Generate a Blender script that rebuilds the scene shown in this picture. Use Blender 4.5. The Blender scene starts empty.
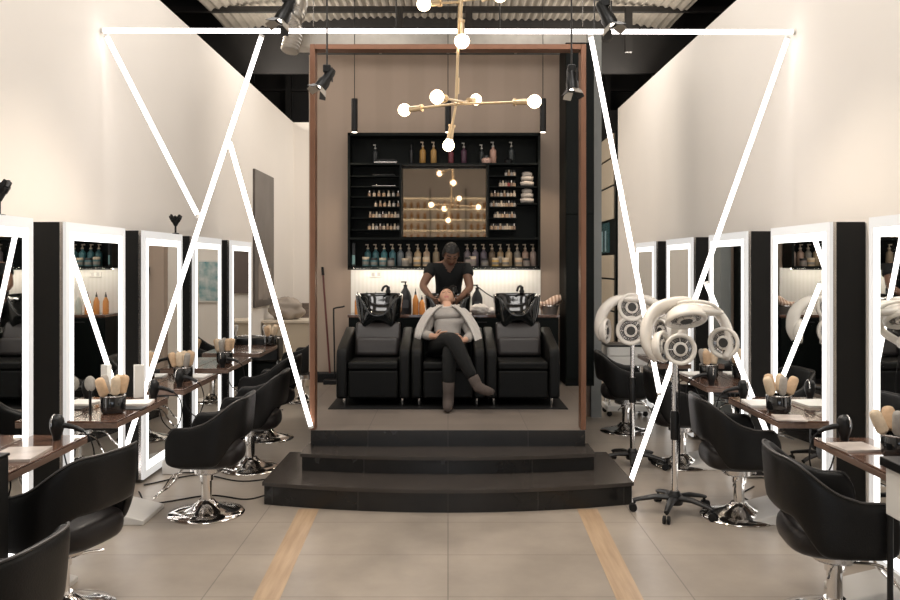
import bpy, bmesh, math, random
from mathutils import Vector, Matrix, noise
random.seed(7)
PI = math.pi
SC = bpy.context.scene
COL = SC.collection

# ------------------------------------------------------------------ materials
MATS = {}
def mat(name, col, rough=0.5, metal=0.0, var=0.0, vscale=8.0, bump=0.0, bscale=60.0, coat=0.0,
        emit=None, estr=0.0, trans=0.0, spec=0.5, ior=1.45, alpha=1.0):
    if name in MATS: return MATS[name]
    m = bpy.data.materials.new(name); m.use_nodes = True
    nt = m.node_tree; b = nt.nodes['Principled BSDF']
    b.inputs['Base Color'].default_value = (*col, 1)
    b.inputs['Roughness'].default_value = rough
    b.inputs['Metallic'].default_value = metal
    b.inputs['Coat Weight'].default_value = coat
    b.inputs['Specular IOR Level'].default_value = spec
    b.inputs['IOR'].default_value = ior
    b.inputs['Transmission Weight'].default_value = trans
    b.inputs['Alpha'].default_value = alpha
    if emit:
        b.inputs['Emission Color'].default_value = (*emit, 1)
        b.inputs['Emission Strength'].default_value = estr
    tc = nt.nodes.new('ShaderNodeTexCoord')
    if var > 0:
        n = nt.nodes.new('ShaderNodeTexNoise'); n.inputs['Scale'].default_value = vscale; n.inputs['Detail'].default_value = 4
        nt.links.new(tc.outputs['Object'], n.inputs['Vector'])
        mx = nt.nodes.new('ShaderNodeMix'); mx.data_type = 'RGBA'
        mx.inputs[6].default_value = (*[max(0, c*(1-var)) for c in col], 1)
        mx.inputs[7].default_value = (*[min(1, c*(1+var)) for c in col], 1)
        nt.links.new(n.outputs['Fac'], mx.inputs[0]); nt.links.new(mx.outputs[2], b.inputs['Base Color'])
    if bump > 0:
        n2 = nt.nodes.new('ShaderNodeTexNoise'); n2.inputs['Scale'].default_value = bscale; n2.inputs['Detail'].default_value = 3
        nt.links.new(tc.outputs['Object'], n2.inputs['Vector'])
        bp = nt.nodes.new('ShaderNodeBump'); bp.inputs['Strength'].default_value = bump; bp.inputs['Distance'].default_value = 0.01
        nt.links.new(n2.outputs['Fac'], bp.inputs['Height']); nt.links.new(bp.outputs['Normal'], b.inputs['Normal'])
    MATS[name] = m
    return m

def mat_wood(name, c1, c2, rough=0.35, axis='Y', scale=3.0, coat=0.0):
    m = mat(name, c1, rough, coat=coat); nt = m.node_tree; b = nt.nodes['Principled BSDF']
    tc = nt.nodes.new('ShaderNodeTexCoord'); mp = nt.nodes.new('ShaderNodeMapping')
    mp.inputs['Scale'].default_value = {'Y': (14, 1, 14), 'X': (1, 14, 14), 'Z': (14, 14, 1)}[axis]
    n = nt.nodes.new('ShaderNodeTexNoise'); n.inputs['Scale'].default_value = scale; n.inputs['Detail'].default_value = 6
    r = nt.nodes.new('ShaderNodeValToRGB'); r.color_ramp.elements[0].color = (*c1, 1); r.color_ramp.elements[1].color = (*c2, 1)
    r.color_ramp.elements[0].position = .3; r.color_ramp.elements[1].position = .7
    nt.links.new(tc.outputs['Object'], mp.inputs[0]); nt.links.new(mp.outputs[0], n.inputs['Vector'])
    nt.links.new(n.outputs['Fac'], r.inputs[0]); nt.links.new(r.outputs[0], b.inputs['Base Color'])
    return m

def mat_tiles(name, c1, c2, grout, w, h, off=(0, 0), rough=0.35, mortar=0.004, axes='XY', cloud=0.25, coat=0.0):
    """rectangular tiles w x h laid on the given world axes, cloudy stone tone"""
    m = mat(name, c1, rough, coat=coat); nt = m.node_tree; b = nt.nodes['Principled BSDF']
    g = nt.nodes.new('ShaderNodeNewGeometry'); sp = nt.nodes.new('ShaderNodeSeparateXYZ'); cb = nt.nodes.new('ShaderNodeCombineXYZ')
    nt.links.new(g.outputs['Position'], sp.inputs[0])
    for k, a in enumerate(axes):
        ad = nt.nodes.new('ShaderNodeMath'); ad.operation = 'ADD'; ad.inputs[1].default_value = off[k] + 50*(w, h)[k]
        nt.links.new(sp.outputs[a], ad.inputs[0]); nt.links.new(ad.outputs[0], cb.inputs[k])
    br = nt.nodes.new('ShaderNodeTexBrick'); br.offset = 0; br.squash = 1
    br.inputs['Scale'].default_value = 1; br.inputs['Brick Width'].default_value = w; br.inputs['Row Height'].default_value = h
    br.inputs['Mortar Size'].default_value = mortar; br.inputs['Mortar Smooth'].default_value = .3
    br.inputs['Color1'].default_value = (*c1, 1); br.inputs['Color2'].default_value = (*c2, 1); br.inputs['Mortar'].default_value = (*grout, 1)
    nt.links.new(cb.outputs[0], br.inputs['Vector'])
    n = nt.nodes.new('ShaderNodeTexNoise'); n.inputs['Scale'].default_value = 1.6; n.inputs['Detail'].default_value = 7; n.inputs['Roughness'].default_value = .62
    nt.links.new(g.outputs['Position'], n.inputs['Vector'])
    mr = nt.nodes.new('ShaderNodeMapRange'); mr.inputs[1].default_value = .3; mr.inputs[2].default_value = .7
    mr.inputs[3].default_value = 1-cloud; mr.inputs[4].default_value = 1+cloud
    nt.links.new(n.outputs['Fac'], mr.inputs[0])
    mu = nt.nodes.new('ShaderNodeMix'); mu.data_type = 'RGBA'; mu.blend_type = 'MULTIPLY'; mu.inputs[0].default_value = 1
    nt.links.new(br.outputs['Color'], mu.inputs[6]); nt.links.new(mr.outputs[0], mu.inputs[7])
    nt.links.new(mu.outputs[2], b.inputs['Base Color'])
    m2 = nt.nodes.new('ShaderNodeMapRange'); m2.inputs[3].default_value = rough-.06; m2.inputs[4].default_value = rough+.14
    nt.links.new(n.outputs['Fac'], m2.inputs[0]); nt.links.new(m2.outputs[0], b.inputs['Roughness'])
    return m

def mat_stripes(name, cols, axis='X', period=0.1, rough=0.8):
    m = mat(name, cols[0], rough); nt = m.node_tree; b = nt.nodes['Principled BSDF']
    tc = nt.nodes.new('ShaderNodeTexCoord'); w = nt.nodes.new('ShaderNodeTexWave'); w.bands_direction = axis
    w.inputs['Scale'].default_value = 0.314/period; w.inputs['Distortion'].default_value = .6
    r = nt.nodes.new('ShaderNodeValToRGB'); r.color_ramp.elements[0].color = (*cols[0], 1); r.color_ramp.elements[1].color = (*cols[1], 1)
    r.color_ramp.elements[0].position = .35; r.color_ramp.elements[1].position = .65
    nt.links.new(tc.outputs['Object'], w.inputs['Vector']); nt.links.new(w.outputs['Fac'], r.inputs[0]); nt.links.new(r.outputs[0], b.inputs['Base Color'])
    return m

# ------------------------------------------------------------------ mesh builder
class MB:
    def __init__(s): s.bm = bmesh.new(); s.mi = 0
    def _m(s, faces):
        for f in faces: f.material_index = s.mi
    def box(s, c, size, rot=None):
        r = bmesh.ops.create_cube(s.bm, size=1.0)
        M = Matrix.Translation(Vector(c)) @ (rot if rot else Matrix.Identity(4)) @ Matrix.Diagonal((*size, 1))
        bmesh.ops.transform(s.bm, matrix=M, verts=r['verts'])
        s._m({f for v in r['verts'] for f in v.link_faces}); return s
    def bx(s, x0, x1, y0, y1, z0, z1):
        return s.box(((x0+x1)/2, (y0+y1)/2, (z0+z1)/2), (abs(x1-x0), abs(y1-y0), abs(z1-z0)))
    def cyl(s, p0, p1, r0, r1=None, n=20, caps=True):
        p0 = Vector(p0); p1 = Vector(p1); d = p1-p0; L = d.length
        if r1 is None: r1 = r0
        r = bmesh.ops.create_cone(s.bm, cap_ends=caps, segments=n, radius1=r0, radius2=r1, depth=L)
        q = Vector((0, 0, 1)).rotation_difference(d.normalized()).to_matrix().to_4x4()
        bmesh.ops.transform(s.bm, matrix=Matrix.Translation((p0+p1)/2) @ q, verts=r['verts'])
        s._m({f for v in r['verts'] for f in v.link_faces}); return s
    def ball(s, c, r, scale=(1, 1, 1), u=20, v=12, rot=None):
        k = bmesh.ops.create_uvsphere(s.bm, u_segments=u, v_segments=v, radius=r)
        M = Matrix.Translation(Vector(c)) @ (rot if rot else Matrix.Identity(4)) @ Matrix.Diagonal((*scale, 1))
        bmesh.ops.transform(s.bm, matrix=M, verts=k['verts'])
        s._m({f for v in k['verts'] for f in v.link_faces}); return s
    def tube(s, pts, r, n=10, ell=None, closed=False):
        """sweep a circle (or ellipse ell=(ra,rb)) of radius r (number or list) along points"""
        P = [Vector(p) for p in pts]; N = len(P); rings = []
        up = Vector((0, 0, 1)); prev = None
        for i, p in enumerate(P):
            if closed: t = (P[(i+1) % N]-P[i-1]).normalized()
            else: t = (P[min(i+1, N-1)]-P[max(i-1, 0)]).normalized()
            if prev is None:
                a = t.cross(up)
                if a.length < 1e-3: a = t.cross(Vector((1, 0, 0)))
                a.normalize()
            else:
                a = (prev - t*prev.dot(t)).normalized()
            prev = a; b = t.cross(a)
            ri = r[i] if isinstance(r, (list, tuple)) else r
            ra, rb = (ri, ri) if ell is None else (ri*ell[0], ri*ell[1])
            rings.append([s.bm.verts.new(p + a*(ra*math.cos(2*PI*k/n)) + b*(rb*math.sin(2*PI*k/n))) for k in range(n)])
        fs = []
        for i in range(N if closed else N-1):
            A, B = rings[i], rings[(i+1) % N]
            for k in range(n): fs.append(s.bm.faces.new((A[k], A[(k+1) % n], B[(k+1) % n], B[k])))
        if not closed:
            fs.append(s.bm.faces.new(rings[0][::-1])); fs.append(s.bm.faces.new(rings[-1]))
        s._m(fs); return s
    def lathe(s, prof, c=(0, 0, 0), n=24, rot=None, sx=1, sy=1):
        c = Vector(c); rings = []; R = rot.to_3x3() if rot else Matrix.Identity(3)
        for (r, z) in prof:
            if r < 1e-5: rings.append([s.bm.verts.new(c + R @ Vector((0, 0, z)))])
            else: rings.append([s.bm.verts.new(c + R @ Vector((sx*r*math.cos(2*PI*k/n), sy*r*math.sin(2*PI*k/n), z))) for k in range(n)])
        fs = []
        for A, B in zip(rings, rings[1:]):
            for k in range(n):
                k2 = (k+1) % n
                if len(A) == 1 and len(B) == 1: continue
                if len(A) == 1: fs.append(s.bm.faces.new((A[0], B[k2], B[k])))
                elif len(B) == 1: fs.append(s.bm.faces.new((A[k], A[k2], B[0])))
                else: fs.append(s.bm.faces.new((A[k], A[k2], B[k2], B[k])))
        for ring, rev in ((rings[0], True), (rings[-1], False)):
            if len(ring) > 1: fs.append(s.bm.faces.new(ring[::-1] if rev else ring))
        s._m(fs); return s
    def prism(s, poly, z0, z1):
        A = [s.bm.verts.new((x, y, z0)) for x, y in poly]; B = [s.bm.verts.new((x, y, z1)) for x, y in poly]
        n = len(poly); fs = [s.bm.faces.new(A[::-1]), s.bm.faces.new(B)]
        for k in range(n): fs.append(s.bm.faces.new((A[k], A[(k+1) % n], B[(k+1) % n], B[k])))
        s._m(fs); return s
    def grid(s, rows, close_u=False, close_v=False):
        """rows of points -> quads"""
        V = [[s.bm.verts.new(Vector(p)) for p in r] for r in rows]; fs = []
        R = len(V); Cn = len(V[0])
        for i in range(R if close_u else R-1):
            for j in range(Cn if close_v else Cn-1):
                q = (V[i][j], V[i][(j+1) % Cn], V[(i+1) % R][(j+1) % Cn], V[(i+1) % R][j])
                fs.append(s.bm.faces.new(q))
        s._m(fs); s.last = V; return s
    def cap(s, vs): s._m([s.bm.faces.new(vs)]); return s
    def mirror_x(s):
        g = bmesh.ops.duplicate(s.bm, geom=s.bm.verts[:]+s.bm.edges[:]+s.bm.faces[:])
        vs = [e for e in g['geom'] if isinstance(e, bmesh.types.BMVert)]
        bmesh.ops.scale(s.bm, vec=(-1, 1, 1), verts=vs); return s
    def xf(s, M): bmesh.ops.transform(s.bm, matrix=M, verts=s.bm.verts); return s
    def build(s, name, m, parent=None, smooth=True, bevel=0, seg=2, sub=0, angle=40, loc=None, rot=None):
        bmesh.ops.recalc_face_normals(s.bm, faces=s.bm.faces)
        me = bpy.data.meshes.new(name); s.bm.to_mesh(me); s.bm.free()
        for mm in (m if isinstance(m, (list, tuple)) else [m]): me.materials.append(mm)
        if smooth:
            for p in me.polygons: p.use_smooth = True
            try: me.set_sharp_from_angle(angle=math.radians(angle))
            except Exception: pass
        o = bpy.data.objects.new(name, me); COL.objects.link(o)
        if parent: o.parent = parent
        if loc: o.location = loc
        if rot: o.rotation_euler = rot
        if bevel:
            b = o.modifiers.new('bevel', 'BEVEL'); b.width = bevel; b.segments = seg; b.limit_method = 'ANGLE'; b.angle_limit = math.radians(35)
            b.harden_normals = False
        if sub:
            q = o.modifiers.new('subsurf', 'SUBSURF'); q.levels = sub; q.render_levels = sub
        return o

def tag(o, label, cat, group=None, kind=None):
    o['label'] = label; o['category'] = cat
    if group: o['group'] = group
    if kind: o['kind'] = kind
    return o
def thing(name, label, cat, loc=(0, 0, 0), rz=0, group=None):
    o = bpy.data.objects.new(name, None); COL.objects.link(o); o.empty_display_size = .1
    o.location = loc; o.rotation_euler = (0, 0, rz)
    return tag(o, label, cat, group)
def struct(o, label=None):
    o['kind'] = 'structure'
    if label: o['label'] = label
    return o
def dup(root, loc, rz=None, label=None, group=None, rot=None, scale=None):
    r = root.copy(); COL.objects.link(r); r.location = loc
    if rz is not None: r.rotation_euler = (0, 0, rz)
    if rot is not None: r.rotation_euler = rot
    if scale: r.scale = scale
    if label: r['label'] = label
    if group: r['group'] = group
    for ch in list(root.children):
        c = ch.copy(); COL.objects.link(c); c.parent = r
        for g in list(ch.children):
            d = g.copy(); COL.objects.link(d); d.parent = c
    return r
def rotm(ax, deg): return Matrix.Rotation(math.radians(deg), 4, ax)
def lerp(a, b, t): return a+(b-a)*t
def smooth(t): t = max(0, min(1, t)); return t*t*(3-2*t)
def bez(p0, p1, p2, p3, n=12):
    p0, p1, p2, p3 = map(Vector, (p0, p1, p2, p3)); out = []
    for i in range(n+1):
        t = i/n; u = 1-t; out.append(p0*u**3+p1*3*u*u*t+p2*3*u*t*t+p3*t**3)
    return out
def spline(pts, n=6):
    P = [Vector(p) for p in pts]; P = [P[0]*2-P[1]]+P+[P[-1]*2-P[-2]]; out = []
    for i in range(1, len(P)-2):
        a, b, c, d = P[i-1:i+3]
        for k in range(n):
            t = k/n
            out.append(.5*((2*b)+(c-a)*t+(2*a-5*b+4*c-d)*t*t+(3*b-a-3*c+d)*t**3))
    out.append(P[-2]); return out
# ------------------------------------------------------------------ camera
cam = bpy.data.cameras.new('camera'); camo = bpy.data.objects.new('camera', cam); COL.objects.link(camo)
camo.location = (0, 0, 1.7); camo.rotation_euler = (PI/2, 0, 0)
cam.sensor_width = 36; cam.lens = 33.6; cam.shift_x = 2/900; cam.shift_y = -36/900
cam.clip_start = .05; SC.camera = camo
SC.view_settings.view_transform = 'Standard'; SC.view_settings.look = 'None'
SC.view_settings.gamma = 1; SC.view_settings.exposure = 0.0; SC.view_settings.use_curve_mapping = False

# ------------------------------------------------------------------ palette
M_wall = mat('plaster_cream', (.80, .755, .70), .85, var=.03, vscale=1.2, bump=.03, bscale=40)
M_floor = mat_tiles('floor_tiles', (.292, .25, .208), (.312, .268, .223), (.17, .147, .125), 1.25, .62, (0, .05), .28, .004, cloud=.21)
M_plat = mat_tiles('platform_tiles', (.165, .138, .116), (.18, .15, .127), (.11, .09, .08), .62, .62, (0, .1), .38, .004, cloud=.2)
M_step = mat_tiles('step_tiles', (.011, .0105, .010), (.014, .013, .0125), (.035, .033, .03), .62, 5.0, (0, 2.0), .2, .003, cloud=.25)
M_tread = mat('dark_tread', (.045, .038, .033), .24, var=.25, vscale=5)
M_dark = mat('charcoal_paint', (.018, .017, .017), .7, var=.2, vscale=3)
M_void = mat('dark_cladding', (.022, .021, .021), .8, var=.25, vscale=2)
M_box = mat('black_panel', (.0085, .0085, .0082), .55, var=.15, vscale=4, spec=.3)
M_foil = mat('foil_insulation', (.62, .57, .50), .38, metal=.55, var=.3, vscale=5, bump=.4, bscale=22)
M_galv = mat('galvanised_steel', (.36, .33, .29), .34, metal=.6, var=.25, vscale=9)
M_steel = mat('dark_steel', (.035, .033, .032), .5, metal=.4, var=.2)
M_chrome = mat('chrome', (.78, .76, .74), .09, metal=1.0, var=.03)
M_bchrome = mat('brushed_chrome', (.62, .60, .58), .25, metal=1.0, var=.06)
M_leather = mat('black_leather', (.0042, .0039, .0037), .42, var=.25, vscale=14, bump=.12, bscale=160, spec=.32)
M_seatleather = mat('brown_black_leather', (.012, .0095, .009), .38, var=.25, vscale=14, bump=.12, bscale=160, spec=.4)
M_edgehigh = mat('charcoal_highlight', (.05, .046, .044), .4, var=.1)
M_plastic = mat('black_plastic', (.006, .006, .006), .36, var=.1, spec=.4)
M_rubber = mat('black_rubber', (.007, .007, .007), .65, var=.1, spec=.3)
M_gold = mat('brushed_brass', (.76, .59, .38), .32, metal=.9, var=.08, vscale=20)
M_copper = mat('copper_frame', (.20, .098, .058), .40, metal=.5, var=.2, vscale=6)
M_mirror = mat('mirror_glass', (.86, .87, .86), .015, metal=1.0, var=.01)
M_desk = mat_wood('walnut_desk', (.085, .045, .032), (.17, .095, .065), .16, 'Y', coat=.6)
M_deskedge = mat_wood('desk_wood_edge', (.13, .082, .06), (.20, .132, .10), .35, 'Y')
M_stripe = mat_wood('oak_inlay', (.33, .225, .14), (.46, .33, .215), .35, 'Y', 2.2)
M_white = mat('white_plastic', (.72, .70, .66), .35, var=.03)
M_ivory = mat('ivory_plastic', (.70, .66, .60), .26, var=.05, coat=.3)
M_cream = mat('cream_panel', (.55, .47, .36), .55, var=.04)
M_paper = mat('paper', (.80, .78, .74), .7, var=.03)
M_led = mat('led_tube', (1, 1, 1), .4, emit=(1.0, .93, .90), estr=4.0, var=.01)
M_frost = mat('frosted_border', (.45, .45, .445), .35, emit=(1.0, .99, .97), estr=.46, var=.02)
M_ledstrip = mat('led_strip', (1, 1, 1), .4, emit=(1.0, .98, .95), estr=2.2, var=.01)
M_bulb = mat('bulb_glow', (1, .9, .75), .2, emit=(1.0, .74, .46), estr=9.0, var=.01)
M_pend = mat('pendant_lens', (1, 1, 1), .3, emit=(1.0, .86, .68), estr=6.0, var=.01)
M_spotlens = mat('spot_lens', (1, 1, 1), .2, emit=(1.0, .90, .78), estr=4.0, var=.01)
M_underled = mat('under_shelf_led', (1, 1, 1), .3, emit=(1.0, .90, .76), estr=26.0, var=.01)
M_splash = mat_stripes('ribbed_white_tile', ((.76, .74, .69), (.80, .78, .74)), 'X', .045, .3)
M_cab = mat('cabinet_black_green', (.0025, .0040, .0034), .55, var=.15, spec=.18)
M_stone = mat_tiles('dark_stone', (.14, .11, .09), (.18, .14, .115), (.08, .065, .055), .16, .06, (0, 0), .7, .003, axes='XZ')
M_grey = mat('blue_grey_panel', (.27, .28, .27), .6, var=.05)
M_teal = mat('teal_glass', (.05, .12, .13), .1, var=.5, vscale=14)
M_wallback = mat_stripes('taupe_panelling', ((.365, .283, .222), (.385, .298, .235)), 'X', .36, .8)

HW = 2.58; ZT = 4.06
# ------------------------------------------------------------------ shell
struct(MB().bx(-7, 7, -5.2, 16, -.1, 0).build('floor', M_floor, smooth=False), 'large grey stone tiles across the salon floor')
struct(MB().bx(-HW-.15, -HW, -1.5, 14.0, 0, ZT).build('wall_left', M_wall, smooth=False), 'tall cream wall behind the left row of mirrors')
struct(MB().bx(HW, HW+.15, -1.5, 12.75, 0, ZT).build('wall_right', M_wall, smooth=False), 'tall cream wall behind the right row of mirrors')
struct(MB().bx(-HW, -1.62, 14.0, 14.15, 0, ZT).build('wall_far_left', M_wall, smooth=False), 'cream end wall beyond the left aisle')
struct(MB().bx(-6.9, 6.9, 13.42, 13.5, 4.75, 6.3).build('trim_bulkhead', M_void, smooth=False), 'dark bulkhead where the foil roof lining ends')
struct(MB().bx(-7, 7, 15.9, 16, 0, 6.4).build('wall_back', M_void, smooth=False))
struct(MB().bx(-7, -6.9, -5.2, 15.9, 0, 6.4).build('wall_outer_left', M_void, smooth=False))
struct(MB().bx(6.9, 7, -5.2, 15.9, 0, 6.4).build('wall_outer_right', M_void, smooth=False))
struct(MB().bx(1.5, 4, 14.75, 14.85, 0, 4.4).build('wall_far_right', M_dark, smooth=False))
struct(MB().bx(-1.62, 1.5, 14.9, 15.0, 0, 4.0).build('wall_inner_back', M_wall, smooth=False), 'pale wall behind the alcove, seen in the far mirrors')
M_abs = mat_wood('teal_abstract_print', (.10, .30, .33), (.72, .74, .72), .4, 'Y', .45)
fp = thing('framed_picture', 'pale picture with teal blotches on the wall behind the alcove', 'picture', (-.55, 14.9, 1.02))
MB().bx(-.27, .27, -.03, -.001, 0, .75).build('frame', M_white, fp, smooth=False, bevel=.004)
MB().bx(-.24, .24, -.034, -.0305, .03, .72).build('print', M_abs, fp, smooth=False)
tv = MB().bx(-.2, .2, -.04, -.001, 0, .75).build('wall_panel', mat('brown_grey_panel', (.14, .11, .10), .5, var=.1), None, smooth=False); tv.location = (-1.12, 14.9, 1.18)
tag(tv, 'brown grey panel on the wall behind the alcove, reflected in the farthest left mirror', 'panel')
# shop front behind the camera
f = MB()
f.bx(-6.9, -2.3, -5.2, -5.1, 0, 6.4).bx(2.3, 6.9, -5.2, -5.1, 0, 6.4).bx(-2.3, 2.3, -5.2, -5.1, 2.3, 6.4)
struct(f.build('wall_front', M_wall, smooth=False))
w = MB()
for x in (-2.28, -.78, .78, 2.28): w.bx(x-.03, x+.03, -5.18, -5.1, 0, 2.3)
for z in (.03, 2.27): w.bx(-2.3, 2.3, -5.18, -5.1, z-.03, z+.03)
win = struct(w.build('window_1', M_steel, smooth=False))
M_pane = mat('window_pane', (.9, .95, 1), .02, trans=1.0, emit=(.75, .88, 1.0), estr=.5)
g = MB().bx(-2.3, 2.3, -5.155, -5.145, 0, 2.3).build('pane', M_pane, win, smooth=False)

# corrugated foil roof lining
rows = []
ys = [-5 + .46*i for i in range(41)]
for y in ys:
    rows.append([(x, y, 5.62 + .02*math.sin(2*PI*x/.115) - .22*(abs(x)/3.5)**4 + .02*math.sin(2.1*y+1.7*x)) for x in [-3.5+.0288*k for k in range(244)]])
struct(MB().grid(rows).build('ceiling', M_foil), 'crinkled silver foil lining under the roof')
struct(MB().bx(-7, 7, -5.2, 16, 6.3, 6.4).build('ceiling_roof', M_void, smooth=False))
# roof steel: each purlin and hanger its own object
for i, y in enumerate((4.4, 8.2, 12.35)):
    struct(MB().bx(-6.8, 6.8, y-.04, y+.04, 5.40, 5.48).build('trim_purlin', M_steel, smooth=False), 'dark steel roof beam across the hall')
for x in (-3.45, 3.45):
    struct(MB().bx(x-.07, x+.07, -5, 15.8, 5.50, 5.95).build('trim_rafter', M_steel, smooth=False))
for x, y in ((-3.3, 14.1), (-1.7, 9.7), (1.75, 9.7), (2.6, 12.1), (0.3, 12.1), (-.7, 12.1), (1.1, 14.3)):
    struct(MB().bx(x-.05, x+.05, y-.04, y+.04, 4.75, 5.395).build('trim_hanger', M_steel, smooth=False))
# dark bulkhead cladding seen between the wall tops and the roof
for sgn in (-1, 1):
    for k, z in enumerate((4.25, 4.95)):
        struct(MB().bx(sgn*2.0, sgn*6.8, 15.8, 15.9, z, z+.05).build('trim_rail', M_steel, smooth=False))
    for x in (2.2, 3.0, 3.9, 4.8):
        struct(MB().bx(sgn*x-.05, sgn*x+.05, 15.75, 15.9, 2.5, 6.2).build('trim_stud', M_steel, smooth=False))

# ------------------------------------------------------------------ steps and platform
def arc_step(name, hw_f, d_f, bow, hw_b, d_b, z0, z1, nose=.012):
    pf = []
    for i in range(25):
        t = i/24*2-1; pf.append((t*hw_f, d_f - bow*(1-t*t)))
    poly = pf + [(hw_b, d_b), (-hw_b, d_b)]
    m = MB().prism(poly, z0, z1-.025)
    o = struct(m.build(name, M_step, smooth=False), None)
    pf2 = [(x*(1+nose/hw_f), y-nose) for x, y in pf]
    t = MB().prism(pf2 + [(hw_b+nose, d_b), (-hw_b-nose, d_b)], z1-.025, z1).build('tread', M_tread, o, smooth=False)
    return o
s1 = arc_step('step', 1.30, 5.94, .20, 1.285, 6.885, 0.0, .16); s1['label'] = 'lowest and widest dark tiled bowed step'
s2 = arc_step('step', 1.09, 6.27, .115, 1.09, 6.62, .16, .288); s2['label'] = 'middle dark tiled bowed step'
pl = [(-1.062, 6.50), (1.062, 6.50), (1.50, 9.36), (-1.50, 9.36)]
m = MB().prism(pl, .0, .4125)
plat = struct(m.build('platform', M_step, smooth=False), 'raised tiled platform holding the wash chairs')
MB().prism([(-1.062, 6.50), (1.062, 6.50), (1.50, 9.36), (-1.50, 9.36)], .4125, .415).build('deck', M_plat, plat, smooth=False)

# oak inlay stripes in the floor
for sx, lb in ((-1, 'left'), (1, 'right')):
    pts = [(sx*.855, 3.0), (sx*.84+sx*.14, 3.0), (sx*1.05, 5.85), (sx*.905, 5.85)]
    pts = [(sx*.82, 3.0), (sx*.955, 3.0), (sx*1.035, 5.83), (sx*.895, 5.83)]
    if sx < 0: pts = pts[::-1]
    struct(MB().prism(pts, -.02, .002).build('trim_oak_stripe', M_stripe, smooth=False), 'pale oak strip set in the floor, %s one' % lb)

# ------------------------------------------------------------------ alcove back wall and splashback
struct(MB().bx(-1.55, 1.58, 9.36, 9.50, 0, 4.03).build('wall_alcove', M_wallback, smooth=False), 'taupe panelled wall behind the wash chairs')
struct(MB().bx(1.585, 1.70, 9.30, 9.55, 0, 4.3).build('trim_grey_post', M_grey, smooth=False), 'blue grey partition end right of the portal')
struct(MB().bx(-1.08, 1.03, 9.34, 9.36, 1.15, 1.66).build('trim_splashback', M_splash, smooth=False), 'white ribbed splashback lit from above')
struct(MB().bx(-1.55, -1.1, 9.345, 9.36, .415, .50).build('baseboard_alcove', M_dark, smooth=False))

# copper portal frame
pf = thing('portal_frame', 'tall thin copper frame standing around the platform front', 'frame', (0, 6.565, .415))
for sx in (-1, 1):
    MB().bx(sx*1.05-.02, sx*1.05+.02, -.06, .06, 0, 2.989).build('post', M_copper, pf, smooth=False, bevel=.003)
MB().bx(-1.03, 1.03, -.06, .06, 2.949, 2.989).build('lintel', M_copper, pf, smooth=False, bevel=.003)

# galvanised duct above the alcove wall
d = thing('air_duct', 'long galvanised rectangular duct above the taupe wall', 'duct', (0, 9.2, 4.045))
MB().bx(-1.66, 1.5, -.12, .12, 0, .15).build('duct_body', M_galv, d, smooth=False, bevel=.006)
for x in (-1.5, -.75, 0, .75, 1.4): MB().bx(x-.015, x+.015, -.13, .13, -.008, .158).build('flange', M_galv, d, smooth=False)
ct = thing('cable_tray', 'dark cable tray running across above the silver duct', 'tray', (0, 9.75, 4.30))
MB().bx(-1.9, 1.9, -.1, .1, 0, .09).build('tray_body', M_steel, ct, smooth=False)
for x in (-1.7, -.6, .6, 1.7): MB().cyl((x, 0, .085), (x, 0, 1.32), .008, n=8).build('hanger_rod', M_steel, ct)
c2 = thing('flexible_duct', 'crumpled silver flexible duct left of the portal top', 'duct', (-1.62, 8.6, 3.98))
MB().tube(spline([(0, 0, -.1), (.03, .05, .1), (-.02, .1, .25), (.05, .2, .4), (.04, .25, 1.0), (.0, .3, 1.50)], 12), [.09+.01*(i % 2) for i in range(61)], 14).build('hose', M_galv, c2)

# roof track that carries the spotlights
tr = MB().bx(-2.5, 2.5, 5.56, 5.60, 4.9, 4.94).build('lighting_track', M_steel, smooth=False)
tag(tr, 'black lighting track fixed high under the foil roof', 'track')
for x in (-2.2, 0, 2.2): MB().cyl((x, 5.58, 4.94), (x, 5.58, 5.55), .012).build('suspension_rod', M_steel, tr)
# retail rack on the wall above the shop front, seen only in the shelf mirror
M_rackfill = mat('rack_fill_glow', (1, .9, .7), .3, emit=(1.0, .80, .52), estr=3.6)
rk = thing('retail_rack', 'dark retail rack above the shop front, seen in the shelf mirror', 'rack', (0, -5.098, 2.36))
for z in (0, .30, .60, .90, 1.2): MB().bx(-1.5, 1.5, 0, .16, z-.02, z).build('rack_board', M_steel, rk, smooth=False)
for z in (.30, .60, .90, 1.2): MB().bx(-1.45, 1.45, .13, .15, z-.028, z-.0205).build('rack_fill', M_rackfill, rk, smooth=False)  # glow strips added to brighten the rack in the mirror
for x in (-1.5, -.5, .5, 1.5): MB().bx(x-.012, x+.012, 0, .16, -.02, 1.45).build('rack_side', M_steel, rk, smooth=False)
M_amb = mat('amber_bottle', (.55, .27, .08), .25, var=.15)
ab = None
for z in (0, .30, .60, .90):
    for i in range(16):
        x = -1.4+i*.187
        if min(abs(x-q) for q in (-1.5, -.5, .5, 1.5)) < .06: continue
        if ab is None: ab = MB().lathe([(0, 0), (.045, 0), (.045, .13), (.015, .16), (.015, .20), (0, .20)], n=14).build('amber_bottle', M_amb, None); o = ab
        else: o = ab.copy(); COL.objects.link(o)
        o.location = (x, -5.01, 2.362+z); tag(o, 'amber bottle on the retail rack reflected in the shelf mirror', 'bottle', 'amber bottles on the retail rack')
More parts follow.
